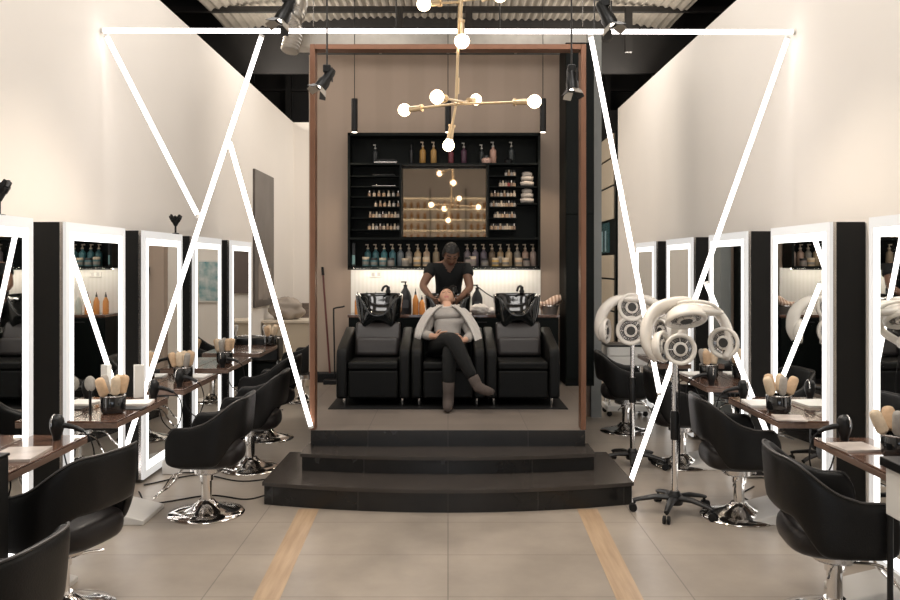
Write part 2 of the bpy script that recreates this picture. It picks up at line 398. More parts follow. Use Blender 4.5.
# ------------------------------------------------------------------ mirror stations
YL = [3.82, 5.18, 6.50, 7.79, 9.12]; YR = [3.75, 5.18, 6.64, 8.12, 9.58]; MW = .95; MH = 1.96
def make_mirror(side, y0, label):
    """box unit against the wall, x local: 0 at wall, + into the room"""
    t = thing('mirror_unit', label, 'mirror', (side*HW, y0, 0), 0, 'lit mirror panels along the walls')
    X = lambda a: -side*a
    MB().bx(X(0.005), X(.185), 0, MW, .03, MH).build('cabinet_body', M_box, t, smooth=False, bevel=.004)
    e = MB().bx(X(.185), X(.205), 0, MW, .03, MH)
    e.build('edge_trim', M_bchrome, t, smooth=False)
    b, bt, st = .055, .06, .052
    x0, x1 = .205, .225
    f = MB()
    f.bx(X(x0), X(x1), 0, b, .03, MH).bx(X(x0), X(x1), MW-b, MW, .03, MH).bx(X(x0), X(x1), b, MW-b, MH-bt, MH).bx(X(x0), X(x1), b, MW-b, .03, .03+bt)
    f.build('frosted_border', M_frost, t, smooth=False)
    f = MB(); q = b+st
    f.bx(X(x0), X(x1), b, q, .095, MH-bt).bx(X(x0), X(x1), MW-q, MW-b, .095, MH-bt).bx(X(x0), X(x1), q, MW-q, MH-bt-st, MH-bt).bx(X(x0), X(x1), q, MW-q, .095, .095+st)
    f.build('light_strip', M_ledstrip, t, smooth=False)
    MB().bx(X(x0), X(x1-.004), q, MW-q, .155, MH-bt-st).build('mirror_glass', M_mirror, t, smooth=False)
    return t
ORD = ['nearest', 'second', 'third', 'fourth', 'farthest']
for sd, YY, nm in ((-1, YL, 'left'), (1, YR, 'right')):
    for i, y in enumerate(YY):
        make_mirror(sd, y, '%s full-height mirror with glowing white border on the %s wall%s' % (ORD[i], nm, '' if i in (0, 4) else ' counting from the front'))

# desks
def make_desk(side, y0, label, w=.94, dep=.31):
    t = thing('styling_shelf', label, 'shelf', (side*(HW-.226), y0, .73), 0, 'shelves in front of the mirrors')
    X = lambda a: -side*a
    MB().bx(X(0), X(dep), 0, w, -.012, 0).build('shelf_top', M_desk, t, smooth=False, bevel=.003)
    MB().bx(X(0), X(dep), 0, w, -.045, -.0125).build('shelf_edge', M_deskedge, t, smooth=False, bevel=.003)
    for y in (.12, w-.12):
        MB().bx(X(0), X(dep*.7), y-.015, y+.015, -.07, -.0455).build('bracket', M_steel, t, smooth=False)
    return t
for sd, YY, nm in ((-1, YL, 'left'), (1, YR, 'right')):
    for i, y in enumerate(YY):
        make_desk(sd, y+.005, 'brown wooden shelf across the %s mirror of the %s row%s' % (ORD[i], nm, '' if i in (0, 4) else ' from the front'))

# white foot plates on the floor under the mirrors
M_plate = mat('pale_metal_plate', (.62, .60, .57), .3, metal=.2, var=.05)
def footplate(side, y, label):
    t = thing('foot_plate', label, 'footrest', (side*2.15, y, 0), 0, 'foot plates below the mirrors')
    s = -side
    rows = [[(s*-.16, -.2, .10), (s*.17, -.2, .035)], [(s*-.16, .2, .10), (s*.17, .2, .035)]]
    m = MB(); m.prism([(-.16, 0), (.17, 0), (.17, .03), (-.16, .11)], -.2, .2)
    m.xf(Matrix.Rotation(PI/2, 4, 'X'))
    if side > 0: m.xf(Matrix.Diagonal((-1, 1, 1, 1)))
    m.build('plate', M_plate, t, smooth=False, bevel=.006)
    for yy in (-.16, .16): MB().bx(-.12, .12, yy-.02, yy+.02, 0, .004).build('rubber_strip', M_rubber, t, smooth=False)
    return t
for sd, YY, nm in ((-1, YL, 'left'), (1, YR, 'right')):
    for i in (0, 1, 2):
        footplate(sd, YY[i]+.48, 'pale sloping foot plate on the floor under the %s %s mirror' % (ORD[i], nm))

# ------------------------------------------------------------------ styling chairs
def make_chair(label):
    t = thing('salon_chair', label, 'chair', (0, 0, 0), 0, 'black styling chairs')
    # wrap-around shell, front is +Y
    U = 45; hw, yb, yf = .285, -.255, .19
    path = []
    # from left arm front back round to right arm front (superellipse rear)
    for i in range(U):
        s_ = i/(U-1)*2-1                     # -1 .. 1
        a = abs(s_)
        if a > .62:
            k = (a-.62)/.38; x = hw*(1-.04*k); y = lerp(-.02, yf, k)
        else:
            ang = a/.62*PI/2; x = hw*abs(math.sin(ang))**.72; y = -.02 + (yb+.02)*abs(math.cos(ang))**.72
        path.append((math.copysign(x, s_) if s_ else 0, y, a))
    rows = []; topline = []
    for i, (x, y, a) in enumerate(path):
        p0 = Vector(path[max(i-1, 0)][:2]); p1 = Vector(path[min(i+1, U-1)][:2]); tg = (p1-p0).normalized(); nr = Vector((tg.y, -tg.x))
        if nr.dot(Vector((x, y+.02))) < 0: nr = -nr
        b = 1-a                               # 0 front .. 1 back
        top = .635 + .175*smooth((b-.28)/.54)
        bot = .378 + .160*smooth((b-.50)/.28)
        if b < .13: top -= .085*(1-b/.13)**2.2; bot += .035*(1-b/.13)**2.2
        lean = .045*smooth((b-.3)/.6)
        th = .024
        prof = []
        for (f_, o_) in ((0, -.3), (0, .7), (.12, 1), (.5, 1), (.88, 1), (.98, .75), (1.0, .2), (1.0, -.2), (.98, -.75), (.88, -1), (.5, -1), (.12, -1), (.0, -.8)):
            z = lerp(bot, top, f_); k = (z-.36)/.48
            off = th*o_ + lean*max(0, k)
            prof.append((x+nr.x*off, y+nr.y*off, z))
        rows.append(prof)
        k = (top-.36)/.48; topline.append((x+nr.x*(lean*k+th*.55), y+nr.y*(lean*k+th*.55), top+.001))
    m = MB().grid(rows, close_v=True)
    m.cap(m.last[0][::-1]); m.cap(m.last[-1])
    m.build('shell', M_leather, t, sub=1, angle=180)
    MB().tube(topline[1:-1], .0055, 6).build('shell_highlight', M_edgehigh, t)  # thin grey tube stands in for the highlight on the top edge
    # seat cushion
    rows = []
    for (z, k) in ((.345, .80), (.355, .93), (.385, 1.0), (.435, 1.0), (.465, .95), (.478, .80)):
        r = []
        for j in range(36):
            an = 2*PI*j/36; cx, sy = math.cos(an), math.sin(an)
            x = .252*k*math.copysign(abs(cx)**.62, cx); y = -.012 + (.236*k)*math.copysign(abs(sy)**.62, sy)
            r.append((x, y, z + (.012*(1-abs(cx)) if z > .45 else 0)))
        rows.append(r)
    m = MB().grid(rows, close_v=True); m.cap(m.last[0][::-1]); m.cap(m.last[-1])
    m.build('seat', M_seatleather, t, sub=1, angle=180)
    MB().lathe([(.0, .285), (.10, .285), (.11, .295), (.11, .344), (.0, .344)], n=24).build('seat_plate', M_bchrome, t)
    MB().lathe([(.0, 0), (.252, 0), (.256, .008), (.246, .018), (.18, .034), (.10, .056), (.06, .085), (.05, .10), (.0, .10)], n=48).build('base', M_chrome, t)
    MB().lathe([(.0, .10), (.036, .10), (.036, .23), (.046, .232), (.046, .284), (.0, .284)], n=24).build('column', M_chrome, t)
    # pump lever
    MB().tube([(.04, -.02, .262), (.12, -.06, .262), (.19, -.09, .25)], .007, 8).build('pump_lever', M_chrome, t)
    # U shaped footrest in front
    pts = spline([(-.09, .05, .30), (-.10, .18, .29), (-.12, .25, .20), (-.14, .31, .14), (0, .32, .14), (.14, .31, .14), (.12, .25, .20), (.10, .18, .29), (.09, .05, .30)], 4)
    MB().tube(pts, .008, 8).build('footrest', M_chrome, t)
    return t
chair0 = make_chair('black wrap-around salon chair with chrome disc base facing the second left mirror')
chair0.location = (-1.645, 5.72, 0); chair0.rotation_euler = (0, 0, PI/2)
dup(chair0, (-1.885, 4.10, 0), PI/2-.28, 'black salon chair facing the nearest left mirror, behind the black cabinet edge')
dup(chair0, (-1.60, 2.72, 0), PI/2-.10, 'black salon chair cut off at the bottom left corner of the picture')
dup(chair0, (-1.64, 6.98, 0), PI/2+.02, 'black salon chair at the third left mirror, directly behind the complete left one')
dup(chair0, (-1.76, 8.18, 0), PI/2-.14, 'black salon chair at the fourth left mirror, partly hidden by chairs in front')
dup(chair0, (-1.80, 10.4, 0), PI/2-.1, 'farthest black salon chair on the left, beside the portal post')
dup(chair0, (1.96, 5.66, 0), -PI/2-.06, 'black salon chair with chrome disc base facing the second right mirror')
dup(chair0, (1.855, 4.03, 0), -PI/2-.12, 'black salon chair facing the nearest right mirror, beside the white side table')
dup(chair0, (1.98, 7.12, 0), -PI/2-.14, 'black salon chair at the third right mirror, behind the front hood dryer pole')
dup(chair0, (1.80, 8.52, 0), -PI/2-.10, 'black salon chair behind the rear hood dryer on the right')
dup(chair0, (1.75, 10.2, 0), -PI/2-.05, 'farthest black salon chair on the right, next to the portal post')
PF = .415
# ------------------------------------------------------------------ wash chairs
mt = MB().bx(-1.06, 1.06, 7.42, 8.75, PF, PF+.008).build('floor_mat', M_rubber, smooth=False)
tag(mt, 'thin dark mat lying under the three wash chairs', 'mat')
M_ceramic = mat('black_ceramic', (.008, .009, .009), .10, var=.05, coat=.5)
M_wlea = mat('wash_chair_black', (.0028, .0030, .0028), .5, var=.2, vscale=14, bump=.1, bscale=160, spec=.22)
M_washleather = mat('wash_chair_leather', (.030, .026, .025), .36, var=.2, vscale=10, bump=.15, bscale=120)
def make_wash(label):
    t = thing('wash_chair', label, 'chair', (0, 0, 0), 0, 'black wash chairs')
    # +Y runs back, front at y=0
    MB().bx(-.225, .225, .0, .70, .07, .325).build('front_panel', M_wlea, t, bevel=.02, seg=3)
    for sx in (-1, 1):
        prof = [(-.005, .07), (-.005, .44), (.02, .50), (.07, .53), (.42, .60), (.72, .66), (.80, .64), (.82, .58), (.82, .07)]
        m = MB().prism(prof, -.048, .048)
        m.xf(Matrix(((0, 0, 1, sx*.282), (1, 0, 0, 0), (0, 1, 0, 0), (0, 0, 0, 1))))
        m.build('armrest', M_wlea, t, bevel=.022, seg=4)
    MB().bx(-.225, .225, -.008, .56, .328, .400).build('seat', M_wlea, t, bevel=.02, seg=4)
    rows = []
    m = MB().prism([(.44, .395), (.50, .60), (.545, .70), (.58, .725), (.62, .70), (.62, .60), (.60, .395)], -.215, .215)
    m.xf(Matrix(((0, 0, 1, 0), (1, 0, 0, 0), (0, 1, 0, 0), (0, 0, 0, 1))))
    m.build('backrest', M_washleather, t, bevel=.028, seg=4)
    MB().box((0, .455, .49), (.415, .10, .18), rotm('X', -14)).build('lumbar_pad', M_washleather, t, bevel=.035, seg=4)
    MB().bx(-.16, .16, .705, .90, .07, .70).build('pedestal', M_plastic, t, bevel=.015)
    for x in (-.26, .26):
        for y in (.06, .74):
            MB().cyl((x, y, 0.008), (x, y, .072), .013, .017, 14).build('leg', M_chrome, t)
    # basin
    cx, cy = 0, .715; n = 60; rows = []
    def rimz(a):          # a=0 at the front
        fr = max(0, math.cos(a))
        return .985 - .03*fr - .175*math.exp(-(a/.42)**2)
    def botz(a):
        lobe = math.exp(-((abs(a)-.62)/.30)**2)
        return .715 - .095*lobe + .025*math.exp(-(a/.3)**2)
    levels = [('o', 0.0), ('o', .25), ('o', .55), ('o', .85), ('o', 1.0), ('i', 1.0), ('i', .7), ('i', .35), ('i', .0)]
    for kind, f_ in levels:
        r = []
        for j in range(n):
            a = 2*PI*j/n - PI; ca, sa = math.cos(a), math.sin(a)
            ex = .66
            ux = math.copysign(abs(sa)**ex, sa); uy = -math.copysign(abs(ca)**ex, ca)
            if kind == 'o':
                k = lerp(.84, 1.0, f_**.6); z = lerp(botz(a), rimz(a), f_)
                if f_ == 1.0: z += .006
            else:
                k = lerp(.35, .90, f_**.45); z = lerp(.745, rimz(a), f_)
            r.append((cx+.232*k*ux, cy+.235*k*uy, z))
        rows.append(r)
    m = MB().grid(rows, close_v=True); m.cap(m.last[-1]); m.cap(m.last[0][::-1])
    bs = m.build('basin', M_ceramic, t, sub=1, angle=180)
    MB().lathe([(.0, .965), (.022, .965), (.026, .985), (.018, 1.0), (.018, 1.03), (.0, 1.035)], (.07, .925, .02), 16).build('tap', M_plastic, t)
    MB().tube(spline([(.07, .925, 1.04), (.055, .90, 1.055), (.03, .86, 1.045), (.015, .83, 1.01)], 4), .012, 8).build('spout', M_plastic, t)
    MB().cyl((0, .715, .742), (0, .715, .751), .03).build('drain', M_bchrome, t)
    return t
w0 = make_wash('left empty black leather wash chair with black basin on the platform'); w0.location = (-.672, 7.52, PF+.008)
dup(w0, (0.0, 7.52, PF+.008), 0, 'middle black leather wash chair in which the client lies back')
dup(w0, (.672, 7.52, PF+.008), 0, 'right empty black leather wash chair with black basin on the platform')

# ------------------------------------------------------------------ back counter
ct = thing('back_counter', 'long black counter with brown top behind the wash chairs', 'counter', (0, 9.12, PF))
MB().bx(-1.06, 1.18, -.16, .215, .06, .715).build('carcass', M_cab, ct, smooth=False, bevel=.004)
MB().bx(-1.07, 1.19, -.18, .215, .715, .745).build('worktop', M_desk, ct, smooth=False, bevel=.004)
for i in range(4):
    x = -1.05+i*.557
    dr = MB().bx(x+.005, x+.550, -.178, -.161, .08, .705).build('door', M_cab, ct, smooth=False, bevel=.003)
    MB().bx(x+.20, x+.35, -.19, -.179, .66, .67).build('handle', M_steel, dr, smooth=False)
MB().bx(-1.04, 1.16, -.13, .2, 0, .06).build('plinth', M_dark, ct, smooth=False)
CT = PF+.745
# tall dark cupboard at right of alcove
cb = thing('tall_cupboard', 'tall dark cupboard standing at the right end of the alcove', 'cupboard', (1.38, 9.07, PF))
MB().bx(-.14, .16, -.22, .28, .0, 3.62).build('carcass', M_cab, cb, smooth=False, bevel=.004)
MB().bx(-.135, .155, -.238, -.221, .08, 1.8).build('door', M_cab, cb, smooth=False, bevel=.003)
MB().bx(-.135, .155, -.238, -.221, 1.81, 3.60).build('door', M_cab, cb, smooth=False, bevel=.003)

# ------------------------------------------------------------------ display shelf unit
su = thing('display_shelf', 'big black wall shelf unit holding bottles around a mirror', 'shelf', (0, 9.08, 0))
X0, X1, Z0, Z1 = -1.085, 1.0, 1.655, 3.12
MB().bx(X0, X1, .235, .255, Z0, Z1).build('back_panel', M_cab, su, smooth=False)
for x in (X0, X1-.025): MB().bx(x, x+.025, 0, .235, Z0, Z1).build('side_panel', M_cab, su, smooth=False)
MB().bx(X0, X1, 0, .235, Z1-.03, Z1).build('top_panel', M_cab, su, smooth=False)
MB().bx(X0, X1, 0, .235, Z0, Z0+.022).build('bottom_panel', M_cab, su, smooth=False)
MB().bx(X0+.026, X1-.026, .01, .234, 2.775, 2.795).build('shelf_board', M_cab, su, smooth=False)
MB().bx(X0+.026, X1-.026, .01, .234, 1.965, 1.987).build('shelf_board', M_cab, su, smooth=False)
MIRX0, MIRX1 = -.505, .425
for x in (MIRX0-.02, MIRX1): MB().bx(x, x+.02, .01, .234, 1.988, 2.774).build('divider', M_cab, su, smooth=False)
MB().bx(MIRX0+.001, MIRX1-.001, .214, .234, 2.0, 2.765).build('mirror_panel', mat('bronze_mirror', (.62, .54, .46), .03, metal=1.0, var=.02), su, smooth=False)
ROWZ = [2.075, 2.205, 2.325, 2.435, 2.545, 2.66]
for z in ROWZ:
    MB().bx(X0+.026, MIRX0-.021, .05, .234, z-.010, z).build('shelf_board', M_cab, su, smooth=False)
    MB().bx(MIRX1+.021, X1-.25, .05, .234, z-.010, z).build('shelf_board', M_cab, su, smooth=False)
MB().bx(X0+.04, X1-.04, .10, .13, Z0-.012, Z0-.001).build('light_strip', M_underled, su, smooth=False)
MB().bx(X0, X1, 0, .015, Z0-.018, Z0-.0005).build('front_lip', M_cab, su, smooth=False)
Y0 = 9.08

# bottles
def bottle_mesh(r, h, sh=.75, n=16):
    return [(0, 0), (r*.92, 0), (r, .004), (r, h*sh), (r*.9, h*(sh+.06)), (r*.42, h*(sh+.14)), (r*.36, h*.93), (r*.36, h), (0, h)]
M_pump = mat('cream_pump', (.50, .41, .30), .4, var=.05)
M_cap = mat('dark_cap', (.02, .02, .02), .4, var=.05)
M_lab = mat('pale_label', (.36, .31, .25), .6, var=.05)
def pump_bottle(name, label, cat, loc, r, h, m, group=None, pump=M_pump, lab=None, flat=1.0):
    o = MB().lathe(bottle_mesh(r, h*.76), n=18, sy=flat).build(name, m, None)
    o.location = loc; tag(o, label, cat, group)
    p = MB(); z = h*.76
    p.lathe([(0, z), (r*.42, z), (r*.42, z+h*.06), (r*.14, z+h*.07), (r*.14, z+h*.18), (0, z+h*.18)], n=12)
    p.box((-r*.25, 0, z+h*.20), (r*1.0, r*.34, h*.045))
    p.build('pump', pump, o, smooth=True)
    if lab: MB().lathe([(r*1.015, h*.14), (r*1.02, h*.15), (r*1.02, h*.42), (r*1.015, h*.43)], n=18, sy=flat).build('label_band', lab, o)
    return o
WORD = ['first', 'second', 'third', 'fourth', 'fifth', 'sixth', 'seventh', 'eighth', 'ninth', 'tenth']
cols_l = [(.035, .10, .11), (.04, .12, .135), (.05, .16, .175), (.055, .15, .17), (.13, .15, .16), (.20, .18, .155), (.42, .30, .18), (.40, .29, .20), (.26, .20, .13)]
nm_l = ['dark teal', 'deep teal', 'bright teal', 'teal blue', 'slate grey', 'grey beige', 'tan', 'peach tan', 'olive tan']
px_l = [367, 375, 383.5, 392, 400, 408.5, 417.5, 426.5, 436]
cols_r = [(.15, .125, .135), (.13, .11, .125), (.12, .10, .12), (.14, .10, .065), (.27, .19, .105), (.42, .31, .19), (.20, .18, .15), (.33, .22, .165), (.32, .24, .20)]
nm_r = ['purple grey', 'plum grey', 'dark mauve', 'brown', 'caramel', 'pale yellow', 'grey green', 'dusty pink', 'pale rose']
px_r = [467.5, 475.5, 484, 492.5, 501, 509.5, 518, 526, 534]
for cols, nms, pxs, side in ((cols_l, nm_l, px_l, 'left'), (cols_r, nm_r, px_r, 'right')):
    for i, (c, nn, px) in enumerate(zip(cols, nms, pxs)):
        m = mat('bottle_'+nn, c, .35, var=.08)
        od = WORD[i] if side == 'left' else WORD[len(pxs)-1-i]
        pump_bottle('pump_bottle', '%s pump bottle on the bottom wall shelf, %s from the %s end' % (nn, od, side), 'bottle',
                    ((px-448)/92.0, Y0+.15, Z0+.022), .037, .245, m, 'pump bottles on the bottom wall shelf', lab=M_lab if nn in ('grey beige', 'tan', 'peach tan', 'caramel') else None)
M_jlab = mat('grey_label', (.20, .18, .155), .6, var=.1)
jars = [(363, .10, (.05, .12, .13), 'dark teal'), (371.5, .09, (.05, .13, .15), 'teal'), (380.5, .09, (.06, .14, .155), 'blue green'), (389, .09, (.15, .15, .145), 'grey'), (404, .085, (.26, .235, .2), 'grey beige'), (416, .095, (.45, .30, .14), 'honey'), (425.5, .095, (.50, .36, .22), 'peach'),
        (469, .10, (.22, .18, .17), 'mauve'), (473.5, .105, (.20, .16, .155), 'plum'), (486, .085, (.14, .13, .13), 'charcoal'), (497, .09, (.50, .32, .09), 'amber'), (507.5, .09, (.50, .36, .20), 'pale honey'), (521, .09, (.45, .32, .2), 'tan'), (529, .085, (.22, .17, .15), 'taupe')]
for px, h, c, nn in jars:
    r = .038
    x = (px-448)/95.0
    o = MB().lathe([(0, 0), (r, 0), (r*1.02, .006), (r*1.02, h*.68), (r*.94, h*.72), (0, h*.72)], n=18).build('jar', mat('jar_'+nn, c, .4, var=.06), None)
    o.location = (x, Y0+.06, Z0+.022); tag(o, '%s jar at the front edge of the bottom wall shelf' % nn, 'jar', 'jars on the bottom wall shelf')
    MB().lathe([(0, h*.725), (r*1.04, h*.725), (r*1.04, h*.98), (r, h), (0, h)], n=18).build('lid', M_cap if nn in ('teal', 'grey', 'charcoal', 'taupe', 'mauve') else M_pump, o)
    MB().lathe([(r*1.03, h*.18), (r*1.035, h*.2), (r*1.035, h*.48), (r*1.03, h*.5)], n=18).build('label_band', M_jlab, o)
tall = MB().bx(-.018, .018, -.02, .02, 0, .25).build('tube_box', M_cap, None, bevel=.003)
tall.location = (-1.03, Y0+.1, Z0+.022); tag(tall, 'tall dark tube box at the left end of the bottom wall shelf', 'box')
MB().bx(-.016, .016, -.0215, -.0205, .02, .12).build('label_patch', mat('pale_teal', (.25, .42, .40), .5, var=.05), tall, smooth=False)

# top shelf
ZS = 2.795
topb = [(374.5, .22, .030, (.018, .02, .022), 'black pump bottle', 1), (411, .215, .019, (.01, .01, .012), 'slim black bottle', 0), (422.5, .25, .033, (.34, .185, .05), 'gold amber pump bottle', 1), (433.5, .25, .033, (.36, .21, .07), 'second gold pump bottle', 1),
        (451, .21, .03, (.14, .03, .04), 'dark red pump bottle behind the bulb', 1), (464, .24, .032, (.07, .03, .05), 'plum pump bottle', 1), (482, .22, .03, (.014, .016, .016), 'black pump bottle with pale head', 1),
        (493.5, .25, .036, (.42, .25, .19), 'rose pink pump bottle', 1), (512, .25, .032, (.03, .035, .035), 'tall charcoal pump bottle', 1)]
for px, h, r, c, nn, pmp in topb:
    loc = ((px-448)/92.0, Y0+.14, ZS); m = mat('top_'+nn.replace(' ', '_'), c, .3, var=.08)
    if pmp: pump_bottle('pump_bottle', '%s on the top wall shelf' % nn, 'bottle', loc, r, h, m, 'bottles on the top wall shelf', pump=mat('grey_pump', (.45, .44, .40), .3, var=.05) if 'gold' not in nn else M_pump)
    else:
        o = MB().lathe(bottle_mesh(r, h*.85), n=14).build('bottle', m, None); o.location = loc; tag(o, '%s on the top wall shelf' % nn, 'bottle', 'bottles on the top wall shelf')
        MB().lathe([(0, h*.85), (r*.45, h*.85), (r*.45, h), (0, h)], n=12).build('cap', M_cap, o)
o = MB().lathe([(0, .003), (.048, .003), (.055, .02), (.055, .05), (.03, .062), (0, .062)], n=20).build('jar', mat('jar_blush', (.5, .32, .26), .4, var=.05), None)
o.location = (.42, Y0+.08, ZS); tag(o, 'round blush pink jar beside the pink bottle, top wall shelf', 'jar'); MB().lathe([(0, .063), (.035, .063), (.03, .085), (0, .088)], n=16).build('lid', M_cap, o)
o = MB().lathe([(0, 0), (.045, 0), (.05, .03), (.03, .05), (0, .05)], n=20).build('jar', M_plastic, None)
o.location = (.66, Y0+.08, ZS); tag(o, 'low black jar near the right end of the top wall shelf', 'jar')
def flatpile(name, label, x, z, w, n, m, cat):
    o = MB().bx(-w/2, w/2, -.07, .07, 0, .022).build(name, m, None, bevel=.005); o.location = (x, Y0+.12, z); tag(o, label, cat); return o
flatpile('straightener_case', 'silver flat case lying on the top wall shelf, lower one', -.68, ZS, .25, 1, M_bchrome, 'case')
flatpile('tool_case', 'dark flat case stacked on the silver case, top wall shelf', -.68, ZS+.0225, .23, 1, M_plastic, 'case')
# the rolls of small tubes and tiny bottles on the side racks
tinyc = [(.40, .28, .18), (.30, .19, .12), (.45, .36, .27), (.22, .15, .11), (.36, .33, .30), (.5, .42, .33), (.30, .06, .05)]
MT = [mat('tiny_%d' % i, c, .35, var=.1) for i, c in enumerate(tinyc)]
def tiny(h, r, m, cap):
    mb = MB().lathe([(0, 0), (r, 0), (r, h*.55), (r*.5, h*.62), (r*.5, h*.64), (0, h*.64)], n=10)
    mb.mi = 1; mb.lathe([(0, h*.641), (r*.62, h*.641), (r*.55, h), (0, h)], n=10)
    me_o = mb.build('tiny_bottle', [m, cap], None); return me_o
protos = [tiny(.066, .017, MT[i], (M_cap, M_pump, M_cap, M_bchrome, M_cap, M_pump, M_cap)[i]) for i in range(7)]
used = [False]*7
def put_tiny(k, loc, label, group):
    if not used[k]: o = protos[k]; used[k] = True; o.location = loc
    else:
        o = protos[k].copy(); COL.objects.link(o); o.location = loc
    tag(o, label, 'bottle', group)
rname = ['lowest', 'second lowest', 'third lowest', 'fourth lowest', 'second highest', 'highest']
for ri, z in enumerate(ROWZ):
    n, a, b = [(11, .455, .735), (9, .50, .735), (10, .455, .735), (8, .46, .735), (6, .555, .735), (4, .62, .735)][ri]
    for j in range(n):
        x = lerp(a+.015, b-.012, j/(n-1)); k = (j*3+ri*2+(j//3)) % 6
        if ri == 4 and j == 3: k = 6
        put_tiny(k, (x, Y0+.085+.012*((j+ri) % 2), z), 'tiny bottle in the %s row of the rack right of the shelf mirror' % rname[ri], 'tiny bottles, right rack %s row' % rname[ri])
for ri, z in enumerate(ROWZ[:4]):
    n, a, b = [(9, -.87, -.53), (10, -.86, -.53), (6, -.80, -.53), (7, -.87, -.53)][ri]
    for j in range(n):
        x = lerp(a+.012, b-.012, j/(n-1)); k = (j*5+ri) % 6
        put_tiny(k, (x, Y0+.085+.012*((j+ri) % 2), z), 'tiny bottle in the %s row of the rack left of the shelf mirror' % rname[ri], 'tiny bottles, left rack %s row' % rname[ri])
for k in range(7):
    if not used[k]: bpy.data.objects.remove(protos[k])
flatpile('comb_tray', 'silver flat tray lying in the rack left of the shelf mirror', -.70, ROWZ[4], .26, 1, M_bchrome, 'tray').scale = (1, 1, .5)
flatpile('comb_tray', 'upper dark tray in the rack left of the shelf mirror', -.70, ROWZ[5], .24, 1, M_plastic, 'tray').scale = (1, 1, .8)
# rolled towels stacked in the right niche
M_towel = mat('grey_towel', (.46, .41, .36), .95, var=.12, vscale=30, bump=.6, bscale=90)
for i, (z, lb) in enumerate(((2.36, 'lower'), (2.545, 'upper'))):
    bd = MB().bx(X1-.245, X1-.027, .05, .234, z-.012, z).build('shelf_board', M_cab, su, smooth=False)
    rows = []
    m = MB()
    for q, (zz, sx) in enumerate(((.032, 1.0), (.088, .9), (.132, .72))):
        m.tube([(-.07*sx, 0, zz), (-.02, .004, zz+.006), (.03, -.003, zz+.003), (.07*sx, 0, zz)], [.024, .032, .032, .024], 12, ell=(1.2, .95))
    tw = m.build('folded_towel', M_towel, None, angle=180); tw.location = (.865, Y0+.12, z)
    tag(tw, '%s crumpled grey towel in the niche right of the rack' % lb, 'towel', 'towels in the wall niche')

# ------------------------------------------------------------------ counter things
M_orange = mat('orange_liquid', (.62, .25, .06), .22, var=.1, coat=.4)
M_clear = mat('pale_clear_plastic', (.50, .53, .47), .2, var=.05)
M_jug = mat('black_jug', (.010, .011, .013), .3, var=.1)
cnt = [(356, .235, M_orange, 'orange', 'first'), (365.5, .235, M_orange, 'orange', 'second'), (374.5, .235, M_orange, 'orange', 'third'), (383.5, .23, M_clear, 'clear', 'left'), (393, .2, M_clear, 'clear', 'right'), (415, .27, M_orange, 'tall orange', 'left'), (421.5, .20, M_orange, 'short orange', 'right')]
for px, h, m, cc, od in cnt:
    r = .032
    o = MB().lathe([(0, 0), (r, 0), (r*1.03, .006), (r, h*.55), (r*.5, h*.72), (r*.36, h*.76), (0, h*.76)], n=18).build('spray_bottle', m, None)
    o.location = ((px-448)/93.3, 9.16, CT)
    lb = '%s cone-necked bottle, %s from the left on the back counter' % (cc, od) if cc == 'orange' else ('%s bottle on the back counter, %s one of its pair' % (cc, od) if cc == 'clear' else '%s bottle standing beside the big black jug' % cc)
    tag(o, lb, 'bottle', 'bottles on the back counter')
    MB().lathe([(0, h*.765), (r*.42, h*.765), (r*.30, h*.88), (r*.16, h*.9), (r*.12, h), (0, h)], n=12).build('nozzle', M_cap if cc != 'clear' else M_white, o)
for px, lb, sc in ((405, 'big black jug with pump between the orange bottles on the counter', 1.0), (477.5, 'black jug with pump right of the stylist on the counter', .9)):
    o = MB().lathe([(0, 0), (.062, 0), (.066, .01), (.066, .19), (.05, .235), (.022, .28), (.02, .30), (0, .30)], n=24, sy=.8).build('pump_jug', M_jug, None)
    o.location = ((px-448)/93.3, 9.10, CT); o.scale = (sc, sc, sc); tag(o, lb, 'jug')
    p = MB(); p.cyl((0, 0, .30), (0, 0, .34), .008, n=10); p.box((-.018, 0, .345), (.06, .016, .014)); p.cyl((0, 0, .30), (0, 0, .315), .022, n=14)
    p.build('pump', M_plastic, o)
    MB().box((0, -.0535, .11), (.07, .002, .09)).build('label_patch', mat('jug_label', (.05, .05, .055), .5, var=.1), o, smooth=False)
M_wtowel = mat('white_towel', (.70, .66, .62), .95, var=.08, vscale=30, bump=.7, bscale=80)
def crumple(name, m, size, seed, lab, cat, loc):
    mb = MB().ball((0, 0, 0), 1, u=36, v=24)
    for v in mb.bm.verts:
        p = v.co.copy(); k = 1+.22*noise.noise(p*2.2+Vector((seed, 0, 0)))+.10*noise.noise(p*5.1+Vector((0, seed, 0)))
        v.co = Vector((p.x*k*size[0], p.y*k*size[1], p.z*k*size[2]))
    zmin = min(v.co.z for v in mb.bm.verts)
    for v in mb.bm.verts: v.co.z = max(0, v.co.z - zmin*.75)
    o = mb.build(name, m, None, angle=180); o.location = loc; return tag(o, lab, cat)
crumple('crumpled_towel', M_wtowel, (.10, .07, .06), 3, 'crumpled white towel lying on the counter beside the jug', 'towel', (.335, 9.02, CT))
crumple('crumpled_towel', M_wtowel, (.075, .06, .04), 9, 'small crumpled pale cloth right of the white towel on the counter', 'towel', (.49, 9.03, CT))
